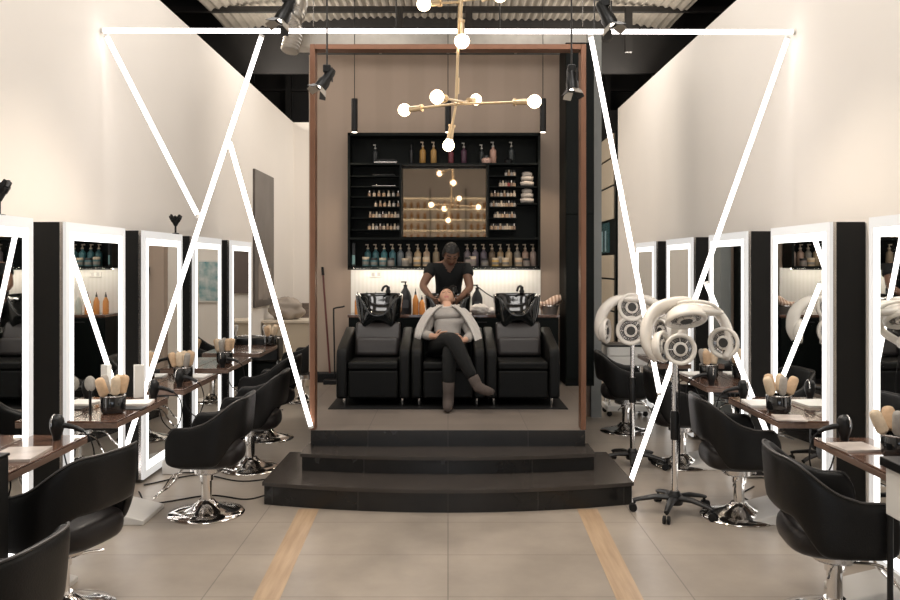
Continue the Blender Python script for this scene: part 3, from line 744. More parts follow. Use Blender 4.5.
# striped cloth folded in a basket on the right of the counter
bk = thing('wire_basket', 'low grey basket at the right end of the back counter', 'basket', (1.10, 9.06, CT), .0)
MB().lathe([(.0, 0), (.09, 0), (.12, .09), (.115, .09), (.085, .008), (0, .008)], n=28, sx=.78).build('basket_body', mat('grey_basket', (.14, .12, .105), .7, var=.15), bk)
MB().tube([(.118*.78*math.cos(2*PI*k/28), .118*math.sin(2*PI*k/28), .092) for k in range(28)], .005, 6, closed=True).build('rim', M_bchrome, bk)
M_strp = mat_stripes('striped_cloth', ((.62, .48, .38), (.36, .22, .16)), 'X', .035, .9)
m = MB(); rows = []
for i in range(9):
    r = []
    for j in range(9):
        u, v = i/8*2-1, j/8*2-1
        r.append((u*.11, v*.07, .15+.035*u+.016*math.sin(3*u+2*v)-.05*v*v))
    rows.append(r)
m.grid(rows); clo = m.build('striped_cloth', M_strp, None, angle=180); so = clo.modifiers.new('thick', 'SOLIDIFY'); so.thickness = .05; so.offset = -1
clo.location = (1.10, 9.06, CT+.02); tag(clo, 'striped folded cloth piled in the grey basket', 'cloth')
# wall outlet
o = MB().bx(-.07, .07, -.012, 0, -.035, .035).build('wall_outlet', M_white, None, bevel=.004); o.location = (-.80, 9.339, 1.585)
tag(o, 'white double power outlet on the splashback under the shelf', 'outlet')
for x in (-.032, .032): MB().bx(x-.018, x+.018, -.0135, -.0125, -.02, .02).build('socket_face', mat('grey_socket', (.42, .40, .38), .4, var=.03), o, smooth=False)
# wand / hose standing on the wall right of the stylist
ho = MB().tube(spline([(.30, 9.0, CT+.31), (.42, 8.95, CT+.22), (.56, 8.9, CT+.14), (.63, 8.75, CT+.08)], 6), .006, 8).build('shower_hose', M_plastic, None)
tag(ho, 'thin black hose running from the jug to the right basin', 'hose')
# mop and dustpan at left wall
bm_ = thing('broom', 'dark red handled broom leaning on the alcove wall at left', 'broom', (-1.33, 9.14, PF))
M_red = mat('dark_red_handle', (.10, .025, .02), .4, var=.1)
MB().cyl((.045, 0, .10), (-.06, .18, 1.22), .011).build('handle', M_red, bm_)
MB().cyl((-.055, .172, 1.16), (-.064, .186, 1.25), .016, .013).build('grip', M_rubber, bm_)
MB().bx(-.08, .14, -.03, .03, .06, .10).build('head', M_plastic, bm_, bevel=.005)
MB().bx(-.085, .145, -.035, .035, 0, .06).build('bristles', M_rubber, bm_, smooth=False)
dp = thing('lobby_dustpan', 'long handled dustpan with hooked handle beside the broom', 'dustpan', (-1.22, 9.02, PF))
MB().tube(spline([(0, .03, .05), (-.015, .10, .4), (-.03, .16, .76), (-.02, .165, .80), (.06, .16, .815), (.09, .16, .825)], 5), .009, 8).build('handle', M_plastic, dp)
MB().bx(-.11, .11, -.08, .08, 0, .05).build('pan', M_plastic, dp, bevel=.008)

# ------------------------------------------------------------------ pendant tubes in the alcove
def pendant(x, y, z0, z1, label):
    t = thing('pendant_lamp', label, 'lamp', (x, y, z0), 0, 'black tube pendants in the alcove')
    MB().cyl((0, 0, .004), (0, 0, z1-z0), .034, n=24).build('shade', M_plastic, t)
    MB().cyl((0, 0, 0), (0, 0, .0035), .028, n=20).build('lens', M_pend, t)
    MB().cyl((0, 0, z1-z0), (0, 0, 5.6-z0), .004, n=8).build('cable', M_rubber, t)
    l = bpy.data.lights.new('pendant_light', 'SPOT'); l.energy = 20; l.color = (1, .80, .58); l.spot_size = math.radians(95); l.spot_blend = .6; l.shadow_soft_size = .03
    lo = bpy.data.objects.new('pendant_light', l); COL.objects.link(lo); lo.parent = t; lo.location = (0, 0, -.02)
    return t
for x, lb in ((-.985, 'black tube pendant lamp hanging over the left wash chair'), (.0, 'black tube pendant lamp half hidden behind the brass chandelier'), (1.0, 'black tube pendant lamp hanging over the right wash chair')):
    pendant(x, 8.85, 3.085, 3.44, lb)
# ------------------------------------------------------------------ LED tubes, all in the plane y = YB
YB = 6.24; SB = 840/YB
def Q(px, py, y=None):
    y = y or YB; return ((px-448)*y/840, y, 1.7-(py-264)*y/840)
def led(p0, p1, label, r=.0175):
    t = thing('led_tube', label, 'light', p0, 0, 'white LED tube sculpture')
    a = Vector(p0); b = Vector(p1)-a; d = b.normalized()
    MB().cyl(d*.02, b-d*.02, r, n=14).build('tube', M_led, t)
    for q0, q1 in ((d*0, d*.02), (b-d*.02, b)): MB().cyl(q0, q1, r*1.1, n=14).build('end_cap', M_white, t)
    return t
bar = led(Q(101, 30.5), Q(795, 32), 'horizontal white LED tube running wall to wall under the roof')
for x in (-1.0, 1.0): MB().cyl((x-bar.location.x, 0, .03), (x-bar.location.x, 0, 1.4), .003, n=6).build('suspension_wire', M_bchrome, bar)
led(Q(106, 35), Q(198.5, 217), 'short slanting LED tube from the upper left wall corner')
led(Q(262, 35), Q(112, 490), 'long slanting LED tube crossing the left mirrors down to the floor')
led(Q(229, 140, 6.28), Q(311.3, 428, 6.483), 'LED tube slanting from the left tube down to the portal post foot')
led(Q(590.5, 35), Q(660, 395), 'LED tube slanting down from the right end of the portal')
led(Q(788, 37), Q(629, 486), 'long slanting LED tube from the upper right wall corner to the floor')
led(Q(706, 282, 6.28), Q(790, 490, 6.28), 'LED tube slanting down to the floor before the right mirrors')

# ------------------------------------------------------------------ chandelier
ch = thing('chandelier', 'brass branching chandelier with bare glowing globe bulbs', 'chandelier', (0, 0, 0))
def C(px, py, y): return Vector(((px-448)*y/840, y, 1.7-(py-264)*y/840))
hub = C(456, 104, 5.0); hub2 = C(461.5, 4, 4.9)
MB().cyl(hub, C(459, 20, 5.0), .0085, n=14).cyl(C(457.3, 94, 5.0), C(457.6, 78, 5.0), .0115, n=14).cyl(C(459.4, 36, 4.98), (C(461, -12, 4.98)), .014, n=14).build('stem', M_gold, ch)
MB().cyl(C(461, -10, 4.98), (C(461, -10, 4.98).x, 4.98, 5.9), .010, n=12).build('stem', M_gold, ch)
MB().ball(hub, .016).build('hub', M_gold, ch)
def arm(p0, p1, label='arm', rb=.040):
    d = (p1-p0).normalized(); L = (p1-p0).length
    MB().cyl(p0, p1-d*.10, .0075, n=12).build('arm', M_gold, ch)
    so = MB().cyl(p1-d*.115, p1-d*.035, .017, .019, n=18).cyl(p1-d*.125, p1-d*.112, .022, n=18).build('socket', M_gold, ch)
    b = MB(); q = Vector((0, 0, 1)).rotation_difference(d).to_matrix().to_4x4()
    b.lathe([(0, -.045), (.016, -.045), (.02, -.033), (rb*.85, -rb*.5), (rb, 0), (rb*.86, rb*.5), (rb*.5, rb*.87), (0, rb)], p1, 20, q)
    b.build('bulb', M_bulb, ch, angle=180)
    l = bpy.data.lights.new('bulb_light', 'POINT'); l.energy = 5; l.color = (1, .72, .42); l.shadow_soft_size = rb*1.3
arm(hub, C(404.5, 110, 5.16)); arm(hub, C(534.5, 101.5, 4.82), rb=.040)
arm(hub+Vector((.04, 0, .012)), C(437, 97, 4.62), rb=.040); arm(hub, C(476, 99.5, 5.30), rb=.036)
arm(hub, C(448.5, 145.5, 5.0), rb=.036)
arm(C(461, 8, 4.98), C(462, 41, 4.97), rb=.046)
arm(C(461, 2, 4.98), C(424, 4, 4.80), rb=.042); arm(C(461, 1, 4.98), C(500, -4, 5.1), rb=.04)

ch.location = (hub.x, 5.0, hub.z)
for c in ch.children: c.location = (-hub.x, -5.0, -hub.z)
# ------------------------------------------------------------------ track spotlights
def spot(base, dirv, label, top=4.9, light=0, cable=True, s=1.0):
    t = thing('spotlight', label, 'spotlight', base, 0, 'black spotlights with barn doors')
    d = Vector(dirv).normalized(); q = Vector((0, 0, 1)).rotation_difference(d).to_matrix().to_4x4()
    def T(m): return m.xf(q)
    MB().cyl((0, 0, .10*s), (0, 0, top-base[2]), .006, n=8).build('drop_rod', M_steel, t)
    MB().box((0, 0, .085*s), (.07*s, .06*s, .07*s)).build('adapter', M_plastic, t, bevel=.006)
    MB().box((.048*s, 0, .03*s), (.008, .03*s, .13*s)).build('yoke', M_steel, t)
    T(MB().lathe([(0, -.10*s), (.03*s, -.10*s), (.042*s, -.07*s), (.046*s, .02*s), (.058*s, .05*s), (.058*s, .12*s), (.05*s, .122*s), (.0, .10*s)], n=22)).build('housing', M_plastic, t)
    T(MB().lathe([(0, .101*s), (.046*s, .112*s), (0, .113*s)], n=18)).build('lens', M_spotlens, t)
    for k in range(4):
        R = rotm('Z', 90*k)
        m = MB().box((.075*s, 0, .150*s), (.004, .085*s, .075*s), rotm('Y', 38))
        m.xf(R); T(m).build('barn_door', M_galv if k % 2 else M_plastic, t)
    if light:
        l = bpy.data.lights.new('spot_light', 'SPOT'); l.energy = light; l.color = (1, .86, .70); l.spot_size = math.radians(100); l.spot_blend = .8; l.shadow_soft_size = .04
        lo = bpy.data.objects.new('spot_light', l); COL.objects.link(lo); lo.parent = t; lo.location = d*.16*s
        lo.rotation_euler = d.to_track_quat('-Z', 'Y').to_euler()
    return t
spot(tuple(C(327, 78, 5.58)), (-.5, -.25, -.8), 'hanging spotlight with barn doors at the upper left of the portal', light=45, s=.72)
spot(tuple(C(571.5, 78, 5.58)), (.05, -.2, -1), 'hanging spotlight with barn doors before the dark cupboard', light=45, s=.72)
spot(tuple(C(287, 9, 5.58)), (-.35, -.2, -.8), 'spotlight above the LED bar at left, cut by the picture top', light=60, s=.85)
spot(tuple(C(605, 13, 5.58)), (.35, -.2, -.8), 'spotlight above the LED bar at right, cut by the picture top', light=60, s=.85)
# ------------------------------------------------------------------ hood dryers
M_grille = mat('dark_grille', (.05, .048, .045), .5, metal=.3, var=.2)
def stand(t, zt, ang):
    # five-legged base
    m = MB().lathe([(0, .06), (.05, .06), (.056, .075), (.05, .12), (.03, .15), (0, .15)], n=24); m.build('base_hub', M_plastic, t)
    for k in range(5):
        a = 2*PI*k/5+ang; ca, sa = math.cos(a), math.sin(a)
        lg = MB().tube([(ca*.03, sa*.03, .105), (ca*.13, sa*.13, .108), (ca*.235, sa*.235, .088), (ca*.28, sa*.28, .075)], [.026, .024, .019, .016], 10, ell=(1.1, .75)).build('leg', M_plastic, t)
        c = MB()
        tx, ty = -sa, ca
        c.cyl((ca*.27, sa*.27, .058), (ca*.27, sa*.27, .088), .009, n=10)
        for s_ in (-.014, .014): c.cyl((ca*.28+tx*(s_-.008), sa*.28+ty*(s_-.008), .027), (ca*.28+tx*(s_+.008), sa*.28+ty*(s_+.008), .027), .027, n=18)
        c.build('caster', M_rubber, lg)
    MB().cyl((0, 0, .14), (0, 0, zt*.62), .021, n=20).build('lower_pole', M_chrome, t)
    MB().lathe([(0, zt*.47), (.027, zt*.47), (.029, zt*.48), (.029, zt*.64), (.024, zt*.655), (0, zt*.655)], n=20).build('sleeve', M_plastic, t)
    MB().cyl((0, 0, zt*.65), (0, 0, zt), .019, n=20).build('upper_pole', M_chrome, t)
def pod(t, c, nrm, r, name='heater_pod', sc=1.0, dep=.07):
    d = Vector(nrm).normalized(); q = Vector((0, 0, 1)).rotation_difference(d).to_matrix().to_4x4()
    o = MB().lathe([(0, -dep), (r*.55, -dep), (r*.88, -dep*.6), (r, -dep*.1), (r, .006), (r*.93, .014), (r*.80, .010), (r*.72, -.012), (r*.45, -.014), (r*.45, .004), (r*.34, .008), (0, .004)], c, 36, q).build(name, M_ivory, t, angle=60)
    g = MB()
    g.lathe([(r*.46, -.0125), (r*.71, -.0105), (r*.71, -.0085), (r*.46, -.0105)], c, 32, q)
    g.lathe([(0, .005), (r*.30, .009), (r*.28, .014), (0, .012)], c, 24, q)
    g.build('grille', M_grille, o)
    rg = MB()
    for rr in (.56, .64): 
        pts = [Vector(c)+q.to_3x3() @ Vector((r*rr*math.cos(2*PI*k/32), r*rr*math.sin(2*PI*k/32), -.006)) for k in range(32)]
        rg.tube(pts, .0022, 6, closed=True)
    for k in range(8):
        a = 2*PI*k/8; R3 = q.to_3x3()
        rg.cyl(Vector(c)+R3 @ Vector((r*.30*math.cos(a), r*.30*math.sin(a), .006)), Vector(c)+R3 @ Vector((r*.76*math.cos(a), r*.76*math.sin(a), -.002)), .003, n=6)
    rg.build('guard_ring', M_bchrome, o)
    return o
def band(t, pts, r, name='hood_arm'):
    P = spline(pts, 6); n = len(P)
    rr = [r*(.72+.28*math.sin(PI*min(1, max(0, (i/(n-1))))*.9+.15)) for i in range(n)]
    return MB().tube(P, rr, 16, ell=(1.25, .62)).build(name, M_ivory, t, angle=180)
# front dryer
h1 = thing('hood_dryer', 'front ivory hood dryer with curved arms on a black wheeled stand', 'dryer', (1.55, 5.74, 0))
stand(h1, 1.065, math.radians(-44)); N1 = set(h1.children)
pod(h1, (.005, -.13, 1.085), (-.05, -1, .05), .115, dep=.10)
MB().cyl((0, 0, 1.02), (0, -.01, 1.07), .035, n=18).build('pole_joint', M_ivory, h1)
MB().cyl((.0, -.045, 1.085), (.02, .10, 1.12), .06, .05, n=20).build('motor_housing', M_ivory, h1, bevel=.01)
band(h1, [(-.14, -.05, 1.00), (-.205, -.03, 1.10), (-.205, 0, 1.23), (-.13, .04, 1.345), (.02, .06, 1.395), (.13, .05, 1.40)], .075)
band(h1, [(.10, .04, 1.40), (.24, .02, 1.385), (.34, 0, 1.30), (.385, -.02, 1.18), (.385, -.04, 1.07), (.35, -.05, 1.01)], .062)
pod(h1, (-.105, -.085, 1.10), (.75, -.55, .1), .115, dep=.07)
pod(h1, (.335, -.06, 1.125), (-.62, -.78, 0), .115, dep=.06)
pod(h1, (.07, -.05, 1.285), (.05, -.45, -.9), .150, dep=.10)
m = MB().ball((.17, -.04, 1.36), .1, (1.75, .9, .42), rot=rotm('Y', 6)); m.build('hood_shell', M_ivory, h1)
MB().tube(spline([(-.02, .05, 1.39), (.09, -.07, 1.425), (.22, -.11, 1.41), (.30, -.08, 1.36)], 6), .013, 10).build('rim_bead', M_ivory, h1)
MB().tube(spline([(.02, .09, 1.10), (.12, .2, 1.2), (.13, .12, 1.32), (.12, .06, 1.36)], 6), .03, 12).build('arm_joint', M_ivory, h1)
MB().tube(spline([(.03, .10, 1.05), (.06, .1, .8), (.05, .06, .45), (.04, .03, .2)], 6), .006, 8).build('power_cord', M_rubber, h1)
for c in h1.children:
    if c not in N1: c.scale = (.94,)*3; c.location = (0, 0, .110)
# rear dryer, folded
h2 = thing('hood_dryer', 'rear ivory hood dryer standing nearer the portal with arms folded down', 'dryer', (1.55, 7.06, 0))
stand(h2, 1.14, math.radians(-30)); N2 = set(h2.children)
pod(h2, (-.02, -.07, 1.33), (0, -1, .1), .125, dep=.09)
pod(h2, (-.03, -.07, 1.125), (0, -1, -.05), .130, dep=.08)
MB().cyl((0, 0, 1.0), (0, 0, 1.30), .045, n=18).build('motor_housing', M_ivory, h2, bevel=.01)
band(h2, [(0, .02, 1.40), (-.15, .01, 1.385), (-.255, 0, 1.29), (-.295, -.02, 1.15), (-.27, -.05, 1.05)], .07)
band(h2, [(0, .02, 1.40), (.15, .01, 1.385), (.26, 0, 1.29), (.295, -.02, 1.15), (.27, -.05, 1.05)], .07)
pod(h2, (-.235, -.05, 1.12), (.9, -.45, 0), .11, dep=.06)
pod(h2, (.235, -.05, 1.12), (-.9, -.45, 0), .11, dep=.06)
MB().ball((0, -.01, 1.40), .1, (1.3, .9, .38)).build('hood_shell', M_ivory, h2)
for c in h2.children:
    if c not in N2: c.scale = (.954,)*3; c.location = (0, 0, .072)
# white cabinet and white machine behind the rear dryer
wc = thing('tool_trolley', 'white and black drawer trolley behind the rear hood dryer', 'trolley', (2.0, 9.5, 0))
for sx in (-1, 1):
    for sy in (-1, 1):
        MB().cyl((sx*.20, sy*.14, .06), (sx*.20, sy*.14, .78), .012, n=12).build('post', M_chrome, wc)
        MB().ball((sx*.20, sy*.14, .031), .03).build('caster', M_rubber, wc)
MB().bx(-.23, .23, -.17, .17, .06, .12).build('base_tray', M_white, wc, bevel=.008)
MB().bx(-.23, .23, -.17, .17, .56, .78).build('drawer_box', M_white, wc, bevel=.008)
for i in range(2): MB().bx(-.215, .215, -.182, -.171, .575+.105*i, .67+.105*i).build('drawer_front', M_white, wc, bevel=.004)
MB().bx(-.24, .24, -.18, .18, .781, .80).build('top_tray', M_plastic, wc, bevel=.005)

# ------------------------------------------------------------------ brushes, pots, dryers on the shelves
M_bristle = mat('pale_bristle_barrel', (.62, .43, .27), .8, var=.25, vscale=40, bump=.8, bscale=180)
M_bristle2 = mat('cream_bristle_barrel', (.70, .56, .40), .8, var=.25, vscale=40, bump=.8, bscale=180)
M_bristle3 = mat('grey_bristle_barrel', (.38, .35, .31), .7, var=.25, vscale=40, bump=.8, bscale=180)
M_pot = mat('black_glass_pot', (.010, .010, .010), .12, var=.05, coat=.6)
def make_pot():
    t = thing('brush_pot', 'x', 'pot')
    MB().lathe([(0, 0), (.060, 0), (.072, .008), (.078, .03), (.078, .105), (.072, .115), (.065, .115), (.068, .10), (.066, .02), (0, .012)], n=32).build('pot_body', M_pot, t)
    MB().tube([(.0745*math.cos(2*PI*k/32), .0745*math.sin(2*PI*k/32), .113) for k in range(32)], .0045, 8, closed=True).build('rim', M_bchrome, t)
    return t
def make_brush(m, fat):
    t = thing('hair_brush', 'x', 'brush')
    MB().lathe([(0, 0), (.008, 0), (.011, .02), (.010, .07), (.014, .11), (0, .11)], n=12).build('handle', M_plastic, t)
    MB().lathe([(0, .111), (.016, .111), (fat, .125), (fat*1.04, .17), (fat, .215), (fat*.8, .23), (fat*.45, .236), (0, .238)], n=18).build('bristle_barrel', m, t)
    return t
pot0 = make_pot(); br0 = [make_brush(M_bristle, .031), make_brush(M_bristle2, .029), make_brush(M_bristle3, .024)]
PB = []
def place_pot(x, y, z, lab, where, n=5, fan=.38, ph=.5, sc=1.0):
    if not PB: p = pot0; p.location = (x, y, z); PB.append(1)
    else: p = dup(pot0, (x, y, z))
    p['label'] = lab; p['group'] = 'black brush pots'; p.scale = (sc, sc, sc)
    for i in range(n):
        a = ph+2*PI*i/n; k = fan*(1 if i % 2 else .62)
        rr = .022 if n > 1 else 0
        b = br0[i % 3]
        loc = (x+rr*sc*math.cos(a), y+rr*sc*math.sin(a), z+.0135*sc)
        d = Vector((k*math.cos(a), k*math.sin(a), 1)); e = d.to_track_quat('Z', 'Y').to_euler()
        if not b.get('used'): q = b; b['used'] = 1; q.location = loc; q.rotation_euler = e
        else: q = dup(b, loc, rot=e); 
        q.scale = (sc, sc, sc)
        kind = ('tan', 'cream', 'grey')[i % 3]
        q['label'] = '%s round hair brush standing in the pot %s' % (kind, where); q['group'] = 'brushes in the pot '+where
DZ = .7305
LX = HW-.226
place_pot(-2.18, 5.47, DZ, 'black pot of brushes on the second left shelf, the biggest pot on that side', 'on the second left shelf', 5, .36, .3)
place_pot(-2.20, 6.98, DZ, 'black pot of brushes on the third left shelf', 'on the third left shelf', 7, .34, .9)
place_pot(-2.18, 8.20, DZ, 'black pot of brushes on the fourth left shelf', 'on the fourth left shelf', 7, .36, .1)
place_pot(-2.12, 10.03, DZ, 'black pot of brushes at the far end of the farthest left shelf', 'on the farthest left shelf', 5, .4, .7)
place_pot(2.16, 5.49, DZ, 'black pot of brushes on the second right shelf', 'on the second right shelf', 5, .36, 2.3)
place_pot(2.22, 7.15, DZ, 'black pot of brushes on the third right shelf behind the front hood dryer', 'on the third right shelf', 5, .3, .4)
place_pot(2.26, 4.22, DZ, 'black pot of brushes on the nearest right shelf at the picture edge', 'on the nearest right shelf', 5, .42, 1.7)
place_pot(2.18, 8.60, DZ, 'black pot of brushes on the fourth right shelf', 'on the fourth right shelf', 4, .3, .4)
for b in br0:
    if 'used' in b: del b['used']

def make_dryer():
    t = thing('hair_dryer', 'x', 'dryer')
    # stands nose down, rounded motor end up, handle out to the side
    MB().lathe([(0, .0), (.030, 0), (.032, .03), (.040, .05), (.050, .085), (.052, .12), (.047, .15), (.034, .172), (.016, .182), (0, .184)], n=24).build('barrel', M_plastic, t)
    MB().tube([(.0, -.03, .105), (0, -.08, .10), (0, -.14, .085), (0, -.19, .06)], [.022, .020, .018, .016], 12).build('handle', M_plastic, t)
    MB().tube([(0, -.053*math.cos(PI*k/16), .105+.080*math.sin(PI*k/16)) if 0 else (.054*math.cos(PI*k/16)*.9, .02, .105+.075*math.sin(PI*k/16)) for k in range(17)], .005, 8).build('dome_highlight', M_bchrome, t)  # bright arch modelled in place of the highlight line on the dome
    MB().tube(spline([(0, -.19, .06), (.01, -.24, .0), (.02, -.26, -.14), (.0, -.20, -.30), (-.02, -.10, -.22), (-.02, -.06, -.10)], 6), .0055, 8).build('cord', M_rubber, t)
    return t
dry0 = make_dryer()
def place_dryer(i, x, y, rz, lab):
    o = dry0 if i == 0 else dup(dry0, (0, 0, 0))
    o.location = (x, y, DZ); o.rotation_euler = (0, 0, rz); o.scale = (.76,)*3; o['label'] = lab; o['group'] = 'black hair dryers'
dl = [(-2.16, 4.64, PI*.5, 'black hair dryer upright at the far end of the nearest left shelf'),
      (-2.12, 6.05, PI*.5, 'black hair dryer upright at the far end of the second left shelf'),
      (-2.12, 6.63, PI*.45, 'black hair dryer upright at the near end of the third left shelf'),
      (-2.12, 7.90, PI*.55, 'black hair dryer at the near end of the fourth left shelf'),
      (-2.30, 4.02, PI*.5, 'black hair dryer at the left picture edge on the nearest left shelf'),
      (2.18, 4.62, -PI*.5, 'black hair dryer upright at the far end of the nearest right shelf'),
      (2.12, 6.03, -PI*.5, 'black hair dryer upright at the far end of the second right shelf'),
      (2.12, 6.76, -PI*.6, 'black hair dryer at the near end of the third right shelf'),
      (2.14, 8.22, -PI*.5, 'black hair dryer at the near end of the fourth right shelf')]
for i, a in enumerate(dl): place_dryer(i, *a)
# magazines and trays on the shelves
def magazine(name, x, y, rz, w, l, h, m, lab, cat='magazine'):
    o = MB().bx(-w/2, w/2, -l/2, l/2, 0, h).build(name, m, None, smooth=False); o.location = (x, y, DZ); o.rotation_euler = (0, 0, rz); tag(o, lab, cat); return o
M_cover = mat('magazine_cover', (.48, .42, .38), .35, var=.5, vscale=9)
M_dtray = mat('dark_mat', (.03, .028, .027), .4, var=.2)
magazine('magazine', -2.17, 4.25, .1, .22, .30, .014, M_cover, 'magazine lying on the nearest left shelf')
magazine('work_mat', -2.16, 5.64, 0, .24, .13, .006, M_dtray, 'thin dark mat behind the pot on the second left shelf', 'mat')
magazine('magazine', -2.17, 5.86, .15, .20, .20, .010, M_paper, 'white leaflet on the second left shelf')
magazine('magazine', -2.17, 7.24, -.1, .20, .24, .010, M_paper, 'white leaflet on the third left shelf')
magazine('magazine', 2.18, 5.80, -.1, .24, .28, .014, M_paper, 'white leaflet behind the pot on the second right shelf')
magazine('magazine', 2.14, 5.27, -.2, .18, .20, .008, M_cover, 'printed leaflet before the pot on the second right shelf')
magazine('magazine', 2.14, 4.42, .1, .20, .20, .012, M_cover, 'magazine lying on the nearest right shelf')
magazine('magazine', 2.17, 7.40, .1, .20, .22, .010, M_paper, 'white leaflet on the third right shelf')
o = MB().bx(-.035, .035, -.02, .02, 0, .24).build('paper_box', M_white, None, bevel=.004); o.location = (-2.24, 6.09, DZ); o.rotation_euler = (0, 0, .5)
tag(o, 'white upright box beside the mirror edge on the second left shelf', 'box')
hb = thing('flat_brush', 'pale paddle brush with round head in front of the left mirror', 'brush', (-2.30, 5.40, DZ), -.3)
MB().tube([(0, 0, .0), (0, .0, .16)], .009, 10).build('handle', M_plastic, hb); MB().ball((0, 0, .20), .05, (.9, .3, 1.0)).build('head', M_bristle3, hb)
# dark ornaments standing on the mirror tops
def ornament(x, y, s, lab):
    t = thing('flared_ornament', lab, 'ornament', (x, y, MH), 0, 'dark flared ornaments on mirror tops')
    MB().lathe([(0, 0), (.035*s, 0), (.035*s, .012), (.010*s, .016), (.010*s, .09*s), (0, .09*s)], n=18).build('stem', M_plastic, t)
    MB().lathe([(0, .085*s), (.014*s, .085*s), (.03*s, .115*s), (.048*s, .15*s), (.058*s, .155*s), (.05*s, .16*s), (.02*s, .12*s), (0, .115*s)], n=20).build('cup', M_plastic, t)
    for k in range(8):
        a = 2*PI*k/8
        MB().tube([(.03*s*math.cos(a), .03*s*math.sin(a), .13*s), (.045*s*math.cos(a), .045*s*math.sin(a), .165*s), (.058*s*math.cos(a+.3), .058*s*math.sin(a+.3), .19*s+.012*(k % 2))], [.012*s, .017*s, .010*s], 8).build('petal', M_plastic, t)
ornament(-2.47, 4.62, 1.0, 'dark flared ornament on top of the nearest left mirror')
ornament(-2.40, 7.40, .85, 'dark flared ornament on top of the third left mirror')

# ------------------------------------------------------------------ left aisle, far end
bt = thing('bin_trolley', 'black bin trolley with tall handle beside the farthest left shelf', 'trolley', (-2.28, 10.36, 0))
MB().bx(-.22, .22, -.16, .16, .52, .80).build('bin', M_plastic, bt, bevel=.02)
MB().bx(-.20, .20, -.14, .14, .20, .50).build('bin', M_cab, bt, bevel=.02)
MB().tube(spline([(-.23, -.15, .80), (-.10, -.17, .83), (.12, -.17, .82), (.235, -.15, .80)], 6), .008, 8).build('rim_bar', M_bchrome, bt)
for sx in (-1, 1):
    for sy in (-1, 1):
        MB().cyl((sx*.205, sy*.145, .05), (sx*.205, sy*.145, .52), .010, n=10).build('post', M_chrome, bt)
        MB().ball((sx*.205, sy*.145, .028), .028).build('caster', M_rubber, bt)
po = thing('wall_poster', 'tall dark framed poster on the left wall past the mirrors', 'poster', (-HW+.001, 11.1, 1.12))
M_poster = mat('poster_print', (.10, .083, .073), .35, var=.7, vscale=2.2)
MB().bx(0, .03, 0, 1.2, 0, 1.84).build('panel', M_poster, po, smooth=False)
M_pale = mat('poster_pale_shape', (.26, .22, .19), .4, var=.4, vscale=5)
for y, z0, h, w in ((.32, .10, .62, .13), (.62, .08, .50, .15), (.92, .10, .42, .16)):
    MB().prism([(y-w, z0), (y+w, z0), (y+w, z0+h*.7), (y+w*.4, z0+h*.82), (y+w*.3, z0+h), (y-w*.3, z0+h), (y-w*.4, z0+h*.82), (y-w, z0+h*.7)], .0305, .0325).xf(Matrix(((0, 0, 1, 0), (1, 0, 0, 0), (0, 1, 0, 0), (0, 0, 0, 1)))).build('printed_shape', M_pale, po, smooth=False)
rd = thing('reception_desk', 'cream reception desk at the end of the left aisle', 'desk', (-2.05, 11.6, 0))
MB().bx(-.50, .38, 0, .55, .0, .88).build('desk_body', M_cream, rd, smooth=False, bevel=.01)
MB().bx(-.52, .40, -.02, .57, .881, .92).build('desk_top', mat('desk_pale_top', (.66, .58, .47), .4, var=.04), rd, smooth=False, bevel=.006)
crumple('cushion', mat('grey_cushion', (.36, .31, .26), .9, var=.15), (.24, .16, .17), 5, 'grey cushion lying on the cream reception desk', 'cushion', (-2.28, 11.85, .92))
struct(MB().bx(-HW, -1.62, 13.95, 13.999, 0, 1.05).build('trim_stone_band', M_stone, smooth=False), 'dark stone strip along the bottom of the far left wall')
struct(MB().bx(-2.02, -1.66, 13.94, 13.999, 1.051, 2.15).build('door_1', mat('pale_grey_door', (.45, .42, .37), .6, var=.05), smooth=False), 'pale grey door panel in the far left end wall')

# ------------------------------------------------------------------ right aisle, far end: tall lockers on the wall line
lk = thing('tall_lockers', 'tall cream fronted cupboard in a black frame right of the portal', 'cupboard', (2.62, 12.85, 0))
MB().bx(-.05, .5, 0, 1.85, 0, 3.75).build('carcass', M_cab, lk, smooth=False)
for z0, z1, mm, nm in ((.08, .95, M_cream, 'door'), (.98, 1.45, M_cream, 'door'), (1.48, 1.84, M_cream, 'door'), (2.40, 2.90, M_cream, 'door'), (2.93, 3.34, M_cream, 'door'), (3.37, 3.72, M_cream, 'door')):
    MB().bx(-.075, -.051, .12, 1.80, z0, z1).build(nm, mm, lk, smooth=False, bevel=.003)
MB().bx(-.066, -.051, .5, 1.80, 1.88, 2.36).build('glass_front', M_teal, lk, smooth=False)
for y in (.75, 1.05, 1.3, 1.55): MB().bx(-.072, -.0665, y-.03, y+.05, 1.9, 2.25-.1*(y % .3)).build('printed_shape', mat('pale_blue_print', (.30, .42, .46), .4, var=.5, vscale=12), lk, smooth=False)

# ------------------------------------------------------------------ foreground furniture
st = thing('side_table', 'white drawer side table with black top at the right picture edge', 'table', (1.91, 3.10, 0))
MB().bx(0, .46, 0, .62, .81, .85).build('table_top', M_plastic, st, smooth=False, bevel=.004)
MB().bx(.018, .44, .015, .60, .60, .809).build('drawer_box', M_white, st, smooth=False, bevel=.004)
dr = MB().bx(.03, .43, .003, .0145, .615, .80).build('drawer_front', M_white, st, smooth=False, bevel=.003); MB().bx(.17, .29, -.008, .0025, .70, .712).build('handle', M_bchrome, dr, smooth=False)
MB().bx(.03, .43, .03, .585, .16, .19).build('lower_shelf', M_white, st, smooth=False, bevel=.004)
for x in (.03, .43):
    for y in (.03, .585): MB().cyl((x, y, 0), (x, y, .599), .013, n=12).build('leg', M_plastic, st)
bc = thing('black_cabinet', 'black cabinet edge at the left picture border before the nearest shelf', 'cabinet', (-2.38, 3.36, 0))
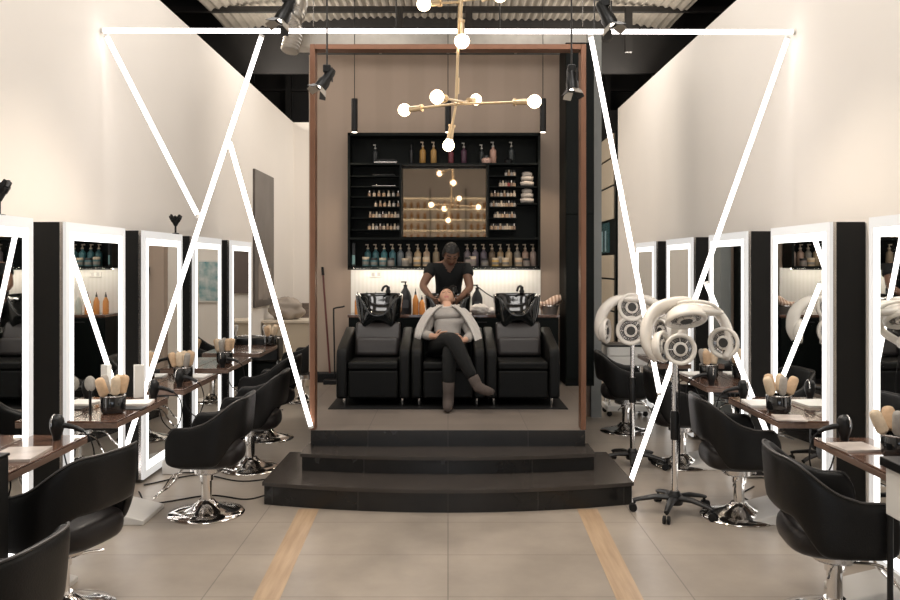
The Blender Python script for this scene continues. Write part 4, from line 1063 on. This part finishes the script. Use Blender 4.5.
MB().bx(0, .42, 0, .39, .39, .845).build('cabinet_body', M_box, bc, smooth=False, bevel=.006)
MB().bx(-.003, .424, -.004, .394, .8455, .858).build('top_panel', M_plastic, bc, smooth=False, bevel=.003)
for x in (.03, .39):
    for y in (.03, .36): MB().cyl((x, y, 0), (x, y, .389), .014, n=12).build('leg', M_plastic, bc)
# floor cables
def cable(pts, lab):
    o = MB().tube(spline([(x, y, .006) for x, y in pts], 8), .0055, 6).build('floor_cable', M_rubber, None); tag(o, lab, 'cable')
cable([(-2.30, 6.25), (-2.1, 5.95), (-1.75, 6.15), (-1.45, 6.05), (-1.30, 6.22)], 'black cable lying on the floor behind the complete left chair')
cable([(-2.33, 6.44), (-2.0, 6.75), (-1.6, 6.55), (-1.2, 6.7), (-1.0, 6.28)], 'black cable curling along the floor between the left chairs')
cable([(2.33, 6.40), (2.15, 6.15), (2.2, 5.9), (2.32, 5.7)], 'black cable on the floor below the second right mirror')
# ------------------------------------------------------------------ people
def skin_graph(V, E, root, sub=2):
    """V: name -> (x,y,z,r) ; E: chains of names ; returns a baked mesh"""
    names = list(V); idx = {n: i for i, n in enumerate(names)}
    me = bpy.data.meshes.new('tmp'); ed = []
    for ch in E: ed += [(idx[a], idx[b]) for a, b in zip(ch, ch[1:])]
    me.from_pydata([V[n][:3] for n in names], ed, []); o = bpy.data.objects.new('tmp', me); COL.objects.link(o)
    o.modifiers.new('s', 'SKIN'); sm = o.modifiers.new('ss', 'SUBSURF'); sm.levels = sub; sm.render_levels = sub
    o.modifiers['s'].use_smooth_shade = True
    for n in names:
        sv = me.skin_vertices[0].data[idx[n]]; v = V[n]; sv.radius = (v[3], v[4] if len(v) > 4 else v[3]); sv.use_root = (n == root)
    bpy.context.view_layer.update()
    dg = bpy.context.evaluated_depsgraph_get()
    out = bpy.data.meshes.new_from_object(o.evaluated_get(dg))
    bpy.data.objects.remove(o); bpy.data.meshes.remove(me)
    return out
def head_bm(bm, M, mats_idx=(0, 1, 2), female=False):
    """head about 0.22 tall centred at origin, face to -Y, up +Z; transformed by M and added to bm"""
    r = bmesh.ops.create_uvsphere(bm, u_segments=48, v_segments=36, radius=1.0)
    vs = r['verts']; g = lambda d, w: math.exp(-(d/w)**2)
    for v in vs:
        x, y, z = v.co; f = max(0, -y)
        w = 1.0 - .26*max(0, -z)**1.5 - .05*max(0, z)**2
        X = x*.074*w; Y = y*.093; Z = z*.112
        if y > 0: Y *= (1.0 + .06*z)
        if z < -.25 and y < .2: Y -= .014*smooth((-.25-z)/.6)*(1 if y < 0 else .3)      # jaw / chin forward
        if z < -.2 and y > 0: Y *= 1 - .35*smooth((-.2-z)/.7)                             # nape
        nx = x/.16; 
        Y -= .022*g(x, .13)*g(z+.20, .13)*f                                              # nose tip
        Y -= .012*g(x, .10)*g(z-.02, .20)*f                                              # bridge
        Y += .010*(g(x-.36, .17)+g(x+.36, .17))*g(z-.06, .13)*f                          # sockets
        Y -= .006*g(x, .5)*g(z-.24, .10)*f                                               # brow
        Y -= .006*g(x, .22)*g(z+.49, .05)*f; Y -= .006*g(x, .20)*g(z+.60, .05)*f; Y += .004*g(x, .25)*g(z+.545, .03)*f
        Y -= .006*g(x, .2)*g(z+.86, .14)*f
        v.co = Vector((X, Y, Z))
    fs = {f for v in vs for f in v.link_faces}
    for f in fs:
        c = f.calc_center_median(); x, z = c.x/.074, c.z/.112; k = mats_idx[0]
        if c.y < -.03:
            if abs(x) < .30 and -.66 < z < -.44: k = mats_idx[1]                          # lips
            for s in (-1, 1):
                if abs(x-s*.37) < .21 and abs(z-.045) < .035: k = mats_idx[2]             # closed lids / lashes
                if abs(x-s*.38) < .26 and abs(z-.26-.05*(.4-abs(abs(x)-.38))) < .035: k = mats_idx[2]   # brows
        f.material_index = k; f.smooth = True
    allv = list(vs)
    for s in (-1, 1):
        e = bmesh.ops.create_uvsphere(bm, u_segments=14, v_segments=10, radius=1.0)
        bmesh.ops.transform(bm, matrix=Matrix.Translation((s*.075, .012, -.005)) @ Matrix.Rotation(s*.35, 4, 'Z') @ Matrix.Diagonal((.010, .020, .031, 1)), verts=e['verts'])
        for v in e['verts']:
            for f in v.link_faces: f.material_index = mats_idx[0]; f.smooth = True
        allv += e['verts']
    bmesh.ops.transform(bm, matrix=M, verts=allv)
def hair_cap(bm, M, back=.2, front=.52, thick=.010, seed=1):
    r = bmesh.ops.create_uvsphere(bm, u_segments=48, v_segments=36, radius=1.0); dele = []
    for v in r['verts']:
        x, y, z = v.co
        lim = lerp(-.35, front, smooth((-y+.25)/.75))
        if abs(x) > .75: lim = lerp(lim, -.1, smooth((abs(x)-.75)/.25))
        if z < lim - .06: dele.append(v)
        k = 1+.05*noise.noise(Vector((x*5, y*5, z*5+seed)))
        v.co = Vector((x*(.074+thick)*k, y*(.093+thick)*k + .003, z*(.112+thick*1.4)*k))
    vs = [v for v in r['verts'] if v not in set(dele)]
    bmesh.ops.delete(bm, geom=dele, context='VERTS')
    bmesh.ops.transform(bm, matrix=M, verts=vs)
def to_obj(name, meshes, mats, parent=None, extra=None, rec=True):
    bm = bmesh.new()
    for me in meshes: bm.from_mesh(me)
    for f in bm.faces: f.smooth = True; f.material_index = 0
    if extra: extra(bm)
    if rec: bmesh.ops.recalc_face_normals(bm, faces=bm.faces)
    me = bpy.data.meshes.new(name); bm.to_mesh(me); bm.free()
    for m in mats: me.materials.append(m)
    o = bpy.data.objects.new(name, me); COL.objects.link(o)
    if parent: o.parent = parent
    return o
def hand(V, E, wrist, pre, d, side_v, palm_n, L=.185, curl=.5, r=.0085):
    """palm + five fingers leaving wrist in direction d; side_v = towards thumb; palm_n = palm facing"""
    w = Vector(V[wrist][:3]); d = Vector(d).normalized(); s = Vector(side_v); s = (s-d*s.dot(d)).normalized(); n = Vector(palm_n); n = (n-d*n.dot(d)-s*n.dot(s)).normalized()
    pm = w + d*L*.24
    V[pre+'palm'] = (*pm, .021, .014); E.append([wrist, pre+'palm'])
    spec = [('i', .031, .47, .24, .25), ('m', .010, .50, .27, .28), ('r', -.011, .49, .25, .26), ('p', -.031, .45, .20, .20)]
    for nm, off, k0, l1, l2 in spec:
        b = w + d*L*k0 + s*off; V[pre+nm+'0'] = (*b, r*1.15)
        d1 = (d*math.cos(curl)+n*math.sin(curl)+s*off*2.5).normalized(); p1 = b+d1*L*l1*.95
        d2 = (d*math.cos(curl*2.1)+n*math.sin(curl*2.1)).normalized(); p2 = p1+d2*L*l2*.85
        V[pre+nm+'1'] = (*p1, r); V[pre+nm+'2'] = (*p2, r*.75)
        E.append([pre+'palm', pre+nm+'0', pre+nm+'1', pre+nm+'2'])
    t0 = w + d*L*.20 + s*.030; t1 = t0 + (d*.7+s*.55+n*.35).normalized()*L*.20; t2 = t1+(d*.85+n*.5).normalized()*L*.15
    V[pre+'t0'] = (*t0, r*1.3); V[pre+'t1'] = (*t1, r*1.1); V[pre+'t2'] = (*t2, r*.8)
    E.append([pre+'palm', pre+'t0', pre+'t1', pre+'t2'])
M_skinA = mat('brown_skin', (.155, .078, .048), .5, var=.08, vscale=20)
M_skinB = mat('fair_skin', (.55, .32, .22), .5, var=.06, vscale=20)
M_lipA = mat('brown_lips', (.13, .045, .035), .45, var=.05); M_lipB = mat('pink_lips', (.45, .17, .14), .4, var=.05)
M_lash = mat('dark_lashes', (.02, .013, .01), .6, var=.05)
M_hairA = mat('black_hair', (.008, .007, .006), .5, var=.3, vscale=60, bump=.6, bscale=200)
M_hairB = mat('dark_wet_hair', (.014, .010, .008), .3, var=.3, vscale=60, bump=.6, bscale=200)
M_tee = mat('black_tshirt', (.004, .005, .0055), .9, var=.15, vscale=12, bump=.25, bscale=40)
M_trous = mat('black_trousers', (.0035, .004, .004), .85, var=.15, vscale=12, bump=.2, bscale=40)
M_sweat = mat('grey_sweater', (.36, .335, .31), .95, var=.10, vscale=25, bump=.4, bscale=120)
M_cardi = mat('pale_cardigan', (.52, .49, .46), .95, var=.08, vscale=20, bump=.4, bscale=100)
M_boot = mat('grey_brown_suede', (.075, .058, .050), .9, var=.15, vscale=30, bump=.2, bscale=120)
M_shoe = mat('black_shoe', (.012, .012, .012), .5, var=.1)

# stylist: stands behind the middle basin, leaning over it
st_ = (0.0, 8.80)
sty = thing('person', 'person in a black v-neck t-shirt bending over the washed client', 'person', (0.0, 8.76, PF))
def L(p): return (p[0]-0.0, p[1]-8.80, p[2]-PF, *p[3:])
V = {'hip': (.0, 8.84, 1.34, .125, .09), 'waist': (.005, 8.81, 1.45, .105, .075), 'chest': (.01, 8.750, 1.585, .125, .085), 'ubust': (.012, 8.715, 1.655, .095, .074), 'nk': (.018, 8.675, 1.735, .052), 'hd': (.025, 8.635, 1.79, .050),
     'shl': (-.155, 8.70, 1.675, .060), 'ell': (-.262, 8.585, 1.475, .043), 'wrl': (-.165, 8.385, 1.360, .030),
     'shr': (.18, 8.70, 1.675, .060), 'elr': (.225, 8.575, 1.455, .043), 'wrr': (.125, 8.375, 1.365, .030),
     'tl': (-.085, 8.86, 1.26, .088), 'kl': (-.095, 8.83, .88, .060), 'al': (-.10, 8.87, .50, .042), 'fl': (-.11, 8.77, .455, .035),
     'tr': (.085, 8.86, 1.26, .088), 'kr': (.095, 8.83, .88, .060), 'ar': (.10, 8.87, .50, .042), 'fr': (.11, 8.77, .455, .035)}
E = [['hip', 'waist', 'chest', 'ubust', 'nk', 'hd'], ['ubust', 'shl', 'ell', 'wrl'], ['ubust', 'shr', 'elr', 'wrr'], ['hip', 'tl', 'kl', 'al', 'fl'], ['hip', 'tr', 'kr', 'ar', 'fr']]
hand(V, E, 'wrl', 'hl', (.55, -.55, -.35), (.3, -.3, .9), (.8, .2, -.2), .17, .35)
hand(V, E, 'wrr', 'hr', (-.55, -.55, -.35), (-.3, -.3, .9), (-.8, .2, -.2), .17, .35)
Vl = {k: L(v) for k, v in V.items()}
hm = Matrix.Translation((.030, 8.56-8.80, 1.795-PF)) @ Matrix.Rotation(math.radians(8), 4, 'Z') @ Matrix.Rotation(math.radians(34), 4, 'X') @ Matrix.Diagonal((1.02, 1.02, 1.02, 1))
body = to_obj('body', [skin_graph(Vl, E, 'hip')], [M_skinA, M_lipA, M_lash], sty, lambda bm: head_bm(bm, hm))
to_obj('hair', [], [M_hairA], sty, lambda bm: hair_cap(bm, hm, front=.50, thick=.013))
def cut_v(bm):
    kill = []
    for f in bm.faces:
        c = f.calc_center_median(); z = c.z+PF; y = c.y+8.80
        if y < 8.70 and z > 1.60 and abs(c.x-.016) < (z-1.60)*.62: kill.append(f)
        elif z > 1.712: kill.append(f)
    bmesh.ops.delete(bm, geom=kill, context='FACES')
TV = {'hip': (.0, 8.84, 1.30, .150, .115), 'waist': (.005, 8.80, 1.45, .143, .108), 'chest': (.01, 8.735, 1.585, .166, .120), 'ubust': (.012, 8.705, 1.668, .130, .096), 'nk': (.016, 8.69, 1.705, .062),
      'shl': (-.155, 8.70, 1.68, .072), 'sl': (-.215, 8.645, 1.565, .064), 'shr': (.18, 8.70, 1.68, .072), 'sr': (.215, 8.64, 1.56, .064)}
to_obj('tshirt', [skin_graph({k: L(v) for k, v in TV.items()}, [['hip', 'waist', 'chest', 'ubust', 'nk'], ['ubust', 'shl', 'sl'], ['ubust', 'shr', 'sr']], 'hip', 4)], [M_tee], sty, cut_v)
# v of skin at the neckline
def vneck(bm):
    a = L((-.045, 8.600, 1.718)); b = L((.075, 8.600, 1.718)); c = L((.016, 8.575, 1.600)); d = L((.016, 8.655, 1.74))
    vs = [bm.verts.new(p) for p in (a, b, c, d)]
    bm.faces.new((vs[0], vs[2], vs[1])); bm.faces.new((vs[0], vs[3], vs[2])); bm.faces.new((vs[1], vs[2], vs[3])); bm.faces.new((vs[0], vs[1], vs[3]))
RV = {'hip': (.0, 8.84, 1.32, .150, .115), 'tl': (-.085, 8.86, 1.24, .102), 'kl': (-.095, 8.83, .88, .074), 'al': (-.10, 8.87, .50, .058), 'tr': (.085, 8.86, 1.24, .102), 'kr': (.095, 8.83, .88, .074), 'ar': (.10, 8.87, .50, .058)}
to_obj('trousers', [skin_graph({k: L(v) for k, v in RV.items()}, [['hip', 'tl', 'kl', 'al'], ['hip', 'tr', 'kr', 'ar']], 'hip')], [M_trous], sty)
for s in (-1, 1):
    MB().tube([L((s*.10, 8.93, .462)), L((s*.105, 8.86, .462)), L((s*.112, 8.76, .455)), L((s*.118, 8.68, .448))], [.036, .045, .043, .026], 14, ell=(1, .95)).build('shoe', M_shoe, sty)

# client: seated, head back in the basin, legs crossed
CX, CY = 0.0, 7.92
cl = thing('person', 'seated client in grey sweater and dark trousers, head back in the basin', 'person', (CX, CY, PF))
def L(p): return (p[0]-CX, p[1]-CY, p[2]-PF, *p[3:])
V = {'hip': (.0, 7.95, .955, .11, .08), 'waist': (-.005, 8.00, 1.06, .09, .065), 'chest': (-.01, 8.03, 1.17, .095, .060), 'ubust': (-.012, 8.06, 1.235, .070, .050), 'nk': (-.014, 8.125, 1.30, .047), 'hd': (-.014, 8.20, 1.345, .048),
     'shl': (-.155, 8.05, 1.205, .050), 'ell': (-.235, 7.93, 1.035, .042), 'wrl': (-.13, 7.70, 1.035, .028),
     'shr': (.130, 8.05, 1.205, .050), 'elr': (.225, 7.93, 1.035, .042), 'wrr': (.15, 7.72, .995, .028),
     # image-left thigh crosses over the other
     'tl': (-.09, 7.86, .945, .092), 'kl': (.045, 7.43, 1.035, .062), 'kl2': (.115, 7.34, .90, .056), 'al': (.235, 7.285, .685, .030), 'fl': (.275, 7.245, .640, .022),
     'tr': (.10, 7.84, .925, .092), 'kr': (.015, 7.44, .925, .064), 'ar': (.005, 7.40, .52, .030), 'fr': (.0, 7.35, .475, .022)}
E = [['hip', 'waist', 'chest', 'ubust', 'nk', 'hd'], ['ubust', 'shl', 'ell', 'wrl'], ['ubust', 'shr', 'elr', 'wrr'], ['hip', 'tl', 'kl', 'kl2', 'al', 'fl'], ['hip', 'tr', 'kr', 'ar', 'fr']]
hand(V, E, 'wrl', 'hl', (.75, -.5, .10), (0, -.2, 1), (.1, .6, -.7), .165, .25)
hand(V, E, 'wrr', 'hr', (-.6, -.5, .0), (0, -.2, 1), (-.1, .6, -.7), .165, .25)
hm = Matrix.Translation((-.014-CX, 8.225-CY, 1.362-PF)) @ Matrix.Rotation(math.radians(-48), 4, 'X') @ Matrix.Diagonal((.97, .97, .97, 1))
to_obj('body', [skin_graph({k: L(v) for k, v in V.items()}, E, 'hip')], [M_skinB, M_lipB, M_lash], cl, lambda bm: head_bm(bm, hm))
to_obj('hair', [], [M_hairB], cl, lambda bm: hair_cap(bm, hm, front=.50, thick=.015, seed=4))
SV = {'hip': (.0, 7.945, .985, .150, .125), 'waist': (-.005, 7.975, 1.04, .140, .115), 'waist2': (-.005, 7.985, 1.10, .140, .113), 'chest': (-.01, 8.01, 1.17, .147, .110), 'ubust': (-.012, 8.035, 1.235, .115, .086), 'nk': (-.013, 8.075, 1.282, .058),
      'shl': (-.155, 8.04, 1.205, .068), 'ell': (-.235, 7.93, 1.035, .056), 'wrl': (-.145, 7.735, 1.035, .041), 'shr': (.130, 8.04, 1.205, .068), 'elr': (.225, 7.93, 1.035, .056), 'wrr': (.163, 7.745, .999, .041)}
to_obj('sweater', [skin_graph({k: L(v) for k, v in SV.items()}, [['hip', 'waist', 'waist2', 'chest', 'ubust', 'nk'], ['ubust', 'shl', 'ell', 'wrl'], ['ubust', 'shr', 'elr', 'wrr']], 'hip')], [M_sweat], cl)
RV = {'hip': (.0, 7.92, .935, .150, .115), 'tl': (-.09, 7.85, .95, .104), 'kl': (.045, 7.43, 1.035, .074), 'kl2': (.115, 7.34, .90, .068), 'al': (.222, 7.285, .70, .052),
      'tr': (.10, 7.84, .930, .104), 'kr': (.015, 7.44, .925, .076), 'ar': (.006, 7.40, .62, .056)}
to_obj('trousers', [skin_graph({k: L(v) for k, v in RV.items()}, [['hip', 'tl', 'kl', 'kl2', 'al'], ['hip', 'tr', 'kr', 'ar']], 'hip')], [M_trous], cl)
def boot(name, pts, rr, sole):
    o = MB().tube([L(p) for p in pts], rr, 16, ell=(1, 1)).build(name, M_boot, cl, angle=180)
boot('boot', [(.006, 7.40, .66), (.005, 7.402, .56), (.003, 7.395, .50), (.0, 7.34, .468), (-.002, 7.26, .456), (-.004, 7.20, .452)], [.052, .048, .050, .046, .040, .024], None)
boot('boot', [(.215, 7.29, .72), (.245, 7.275, .665), (.262, 7.262, .635), (.305, 7.225, .618), (.35, 7.18, .61), (.385, 7.15, .612)], [.050, .047, .048, .044, .038, .022], None)
MB().bx(-.035, .025, 7.37-CY, 7.43-CY, PF+.0095-PF, PF+.05-PF).xf(Matrix.Translation((.003, 0, 0))).build('heel', M_shoe, cl, bevel=.006)
# pale cardigan hung over the shoulders
def drape(name, pts, wid, th=.018):
    rows = []
    for p, w_, nrm in pts:
        p = Vector(L(p)); a = Vector(w_); n_ = Vector(nrm).normalized()*th/2
        k = []
        for j in range(9):
            u = j/8*2-1
            k.append(p + a*u + n_*(.8*math.sin(j*2.2)))
        rows.append(k)
    m = MB().grid(rows); o = m.build(name, M_cardi, cl, angle=180, sub=1)
    sd = o.modifiers.new('thick', 'SOLIDIFY'); sd.thickness = th
    return o
drape('cardigan_side', [((.07, 8.08, 1.310), (.055, .02, 0), (0, -.3, 1)), ((.135, 7.98, 1.285), (.060, .04, -.02), (.2, -.6, .6)), ((.20, 7.93, 1.20), (.055, .05, -.02), (.5, -.8, .3)), ((.262, 7.885, 1.10), (.045, .05, 0), (.6, -.8, .2)), ((.292, 7.80, .985), (.035, .04, 0), (.6, -.8, .1)), ((.30, 7.76, .90), (.028, .03, 0), (.6, -.8, .1))], .05)
drape('cardigan_side', [((-.09, 8.08, 1.310), (-.055, .02, 0), (0, -.3, 1)), ((-.155, 7.98, 1.285), (-.060, .04, -.02), (-.2, -.6, .6)), ((-.22, 7.93, 1.20), (-.05, .05, -.02), (-.5, -.8, .3)), ((-.275, 7.90, 1.10), (-.04, .05, 0), (-.6, -.8, .2)), ((-.29, 7.84, 1.0), (-.03, .04, 0), (-.6, -.8, .1))], .05)
MB().tube(spline([L((-.072, 8.06, 1.30)), L((-.04, 8.005, 1.285)), L((.012, 8.005, 1.285)), L((.047, 8.06, 1.30))], 6), .012, 8).build('collar', M_cardi, cl)
# ------------------------------------------------------------------ world and room light
wd = bpy.data.worlds.new('world'); SC.world = wd; wd.use_nodes = True
bg = wd.node_tree.nodes['Background']; bg.inputs[0].default_value = (.75, .85, 1, 1); bg.inputs[1].default_value = .3
def area(name, loc, size, energy, col, target, sy=None):
    l = bpy.data.lights.new(name, 'AREA'); l.energy = energy; l.color = col; l.shape = 'RECTANGLE'; l.size = size; l.size_y = sy or size
    o = bpy.data.objects.new(name, l); COL.objects.link(o); o.location = loc
    o.rotation_euler = (Vector(target)-Vector(loc)).to_track_quat('-Z', 'Y').to_euler(); return o
# daylight through the shop front behind the camera
area('daylight_window', (0, -4.9, 1.2), 4.4, 34, (.93, .96, 1.0), (0, 4, 1.5), 2.2)
# lamp added to light the inner back wall, then unseen lamps over both aisles
area('unseen_lamp', (-.5, 13.0, 4.6), .6, 40, (1.0, .95, .9), (-.5, 14.5, 0))
for x in (-1.2, 1.2):
    for y, e in ((.8, 52), (3.6, 58), (6.8, 44), (10.2, 52)):
        area('unseen_lamp', (x, y, 5.2), 1.4, e, (1.0, .96, .915), (x*2.2, y+.1, 0))

# added uplights, out of view above the partitions, to brighten the foil lining
for x in (-2.9, 2.9):
    for y in (9.5, 12.4): area('foil_fill_light', (x, y, 4.25), 1.6, 55, (1.0, .90, .78), (x*.3, y, 5.6), .2)
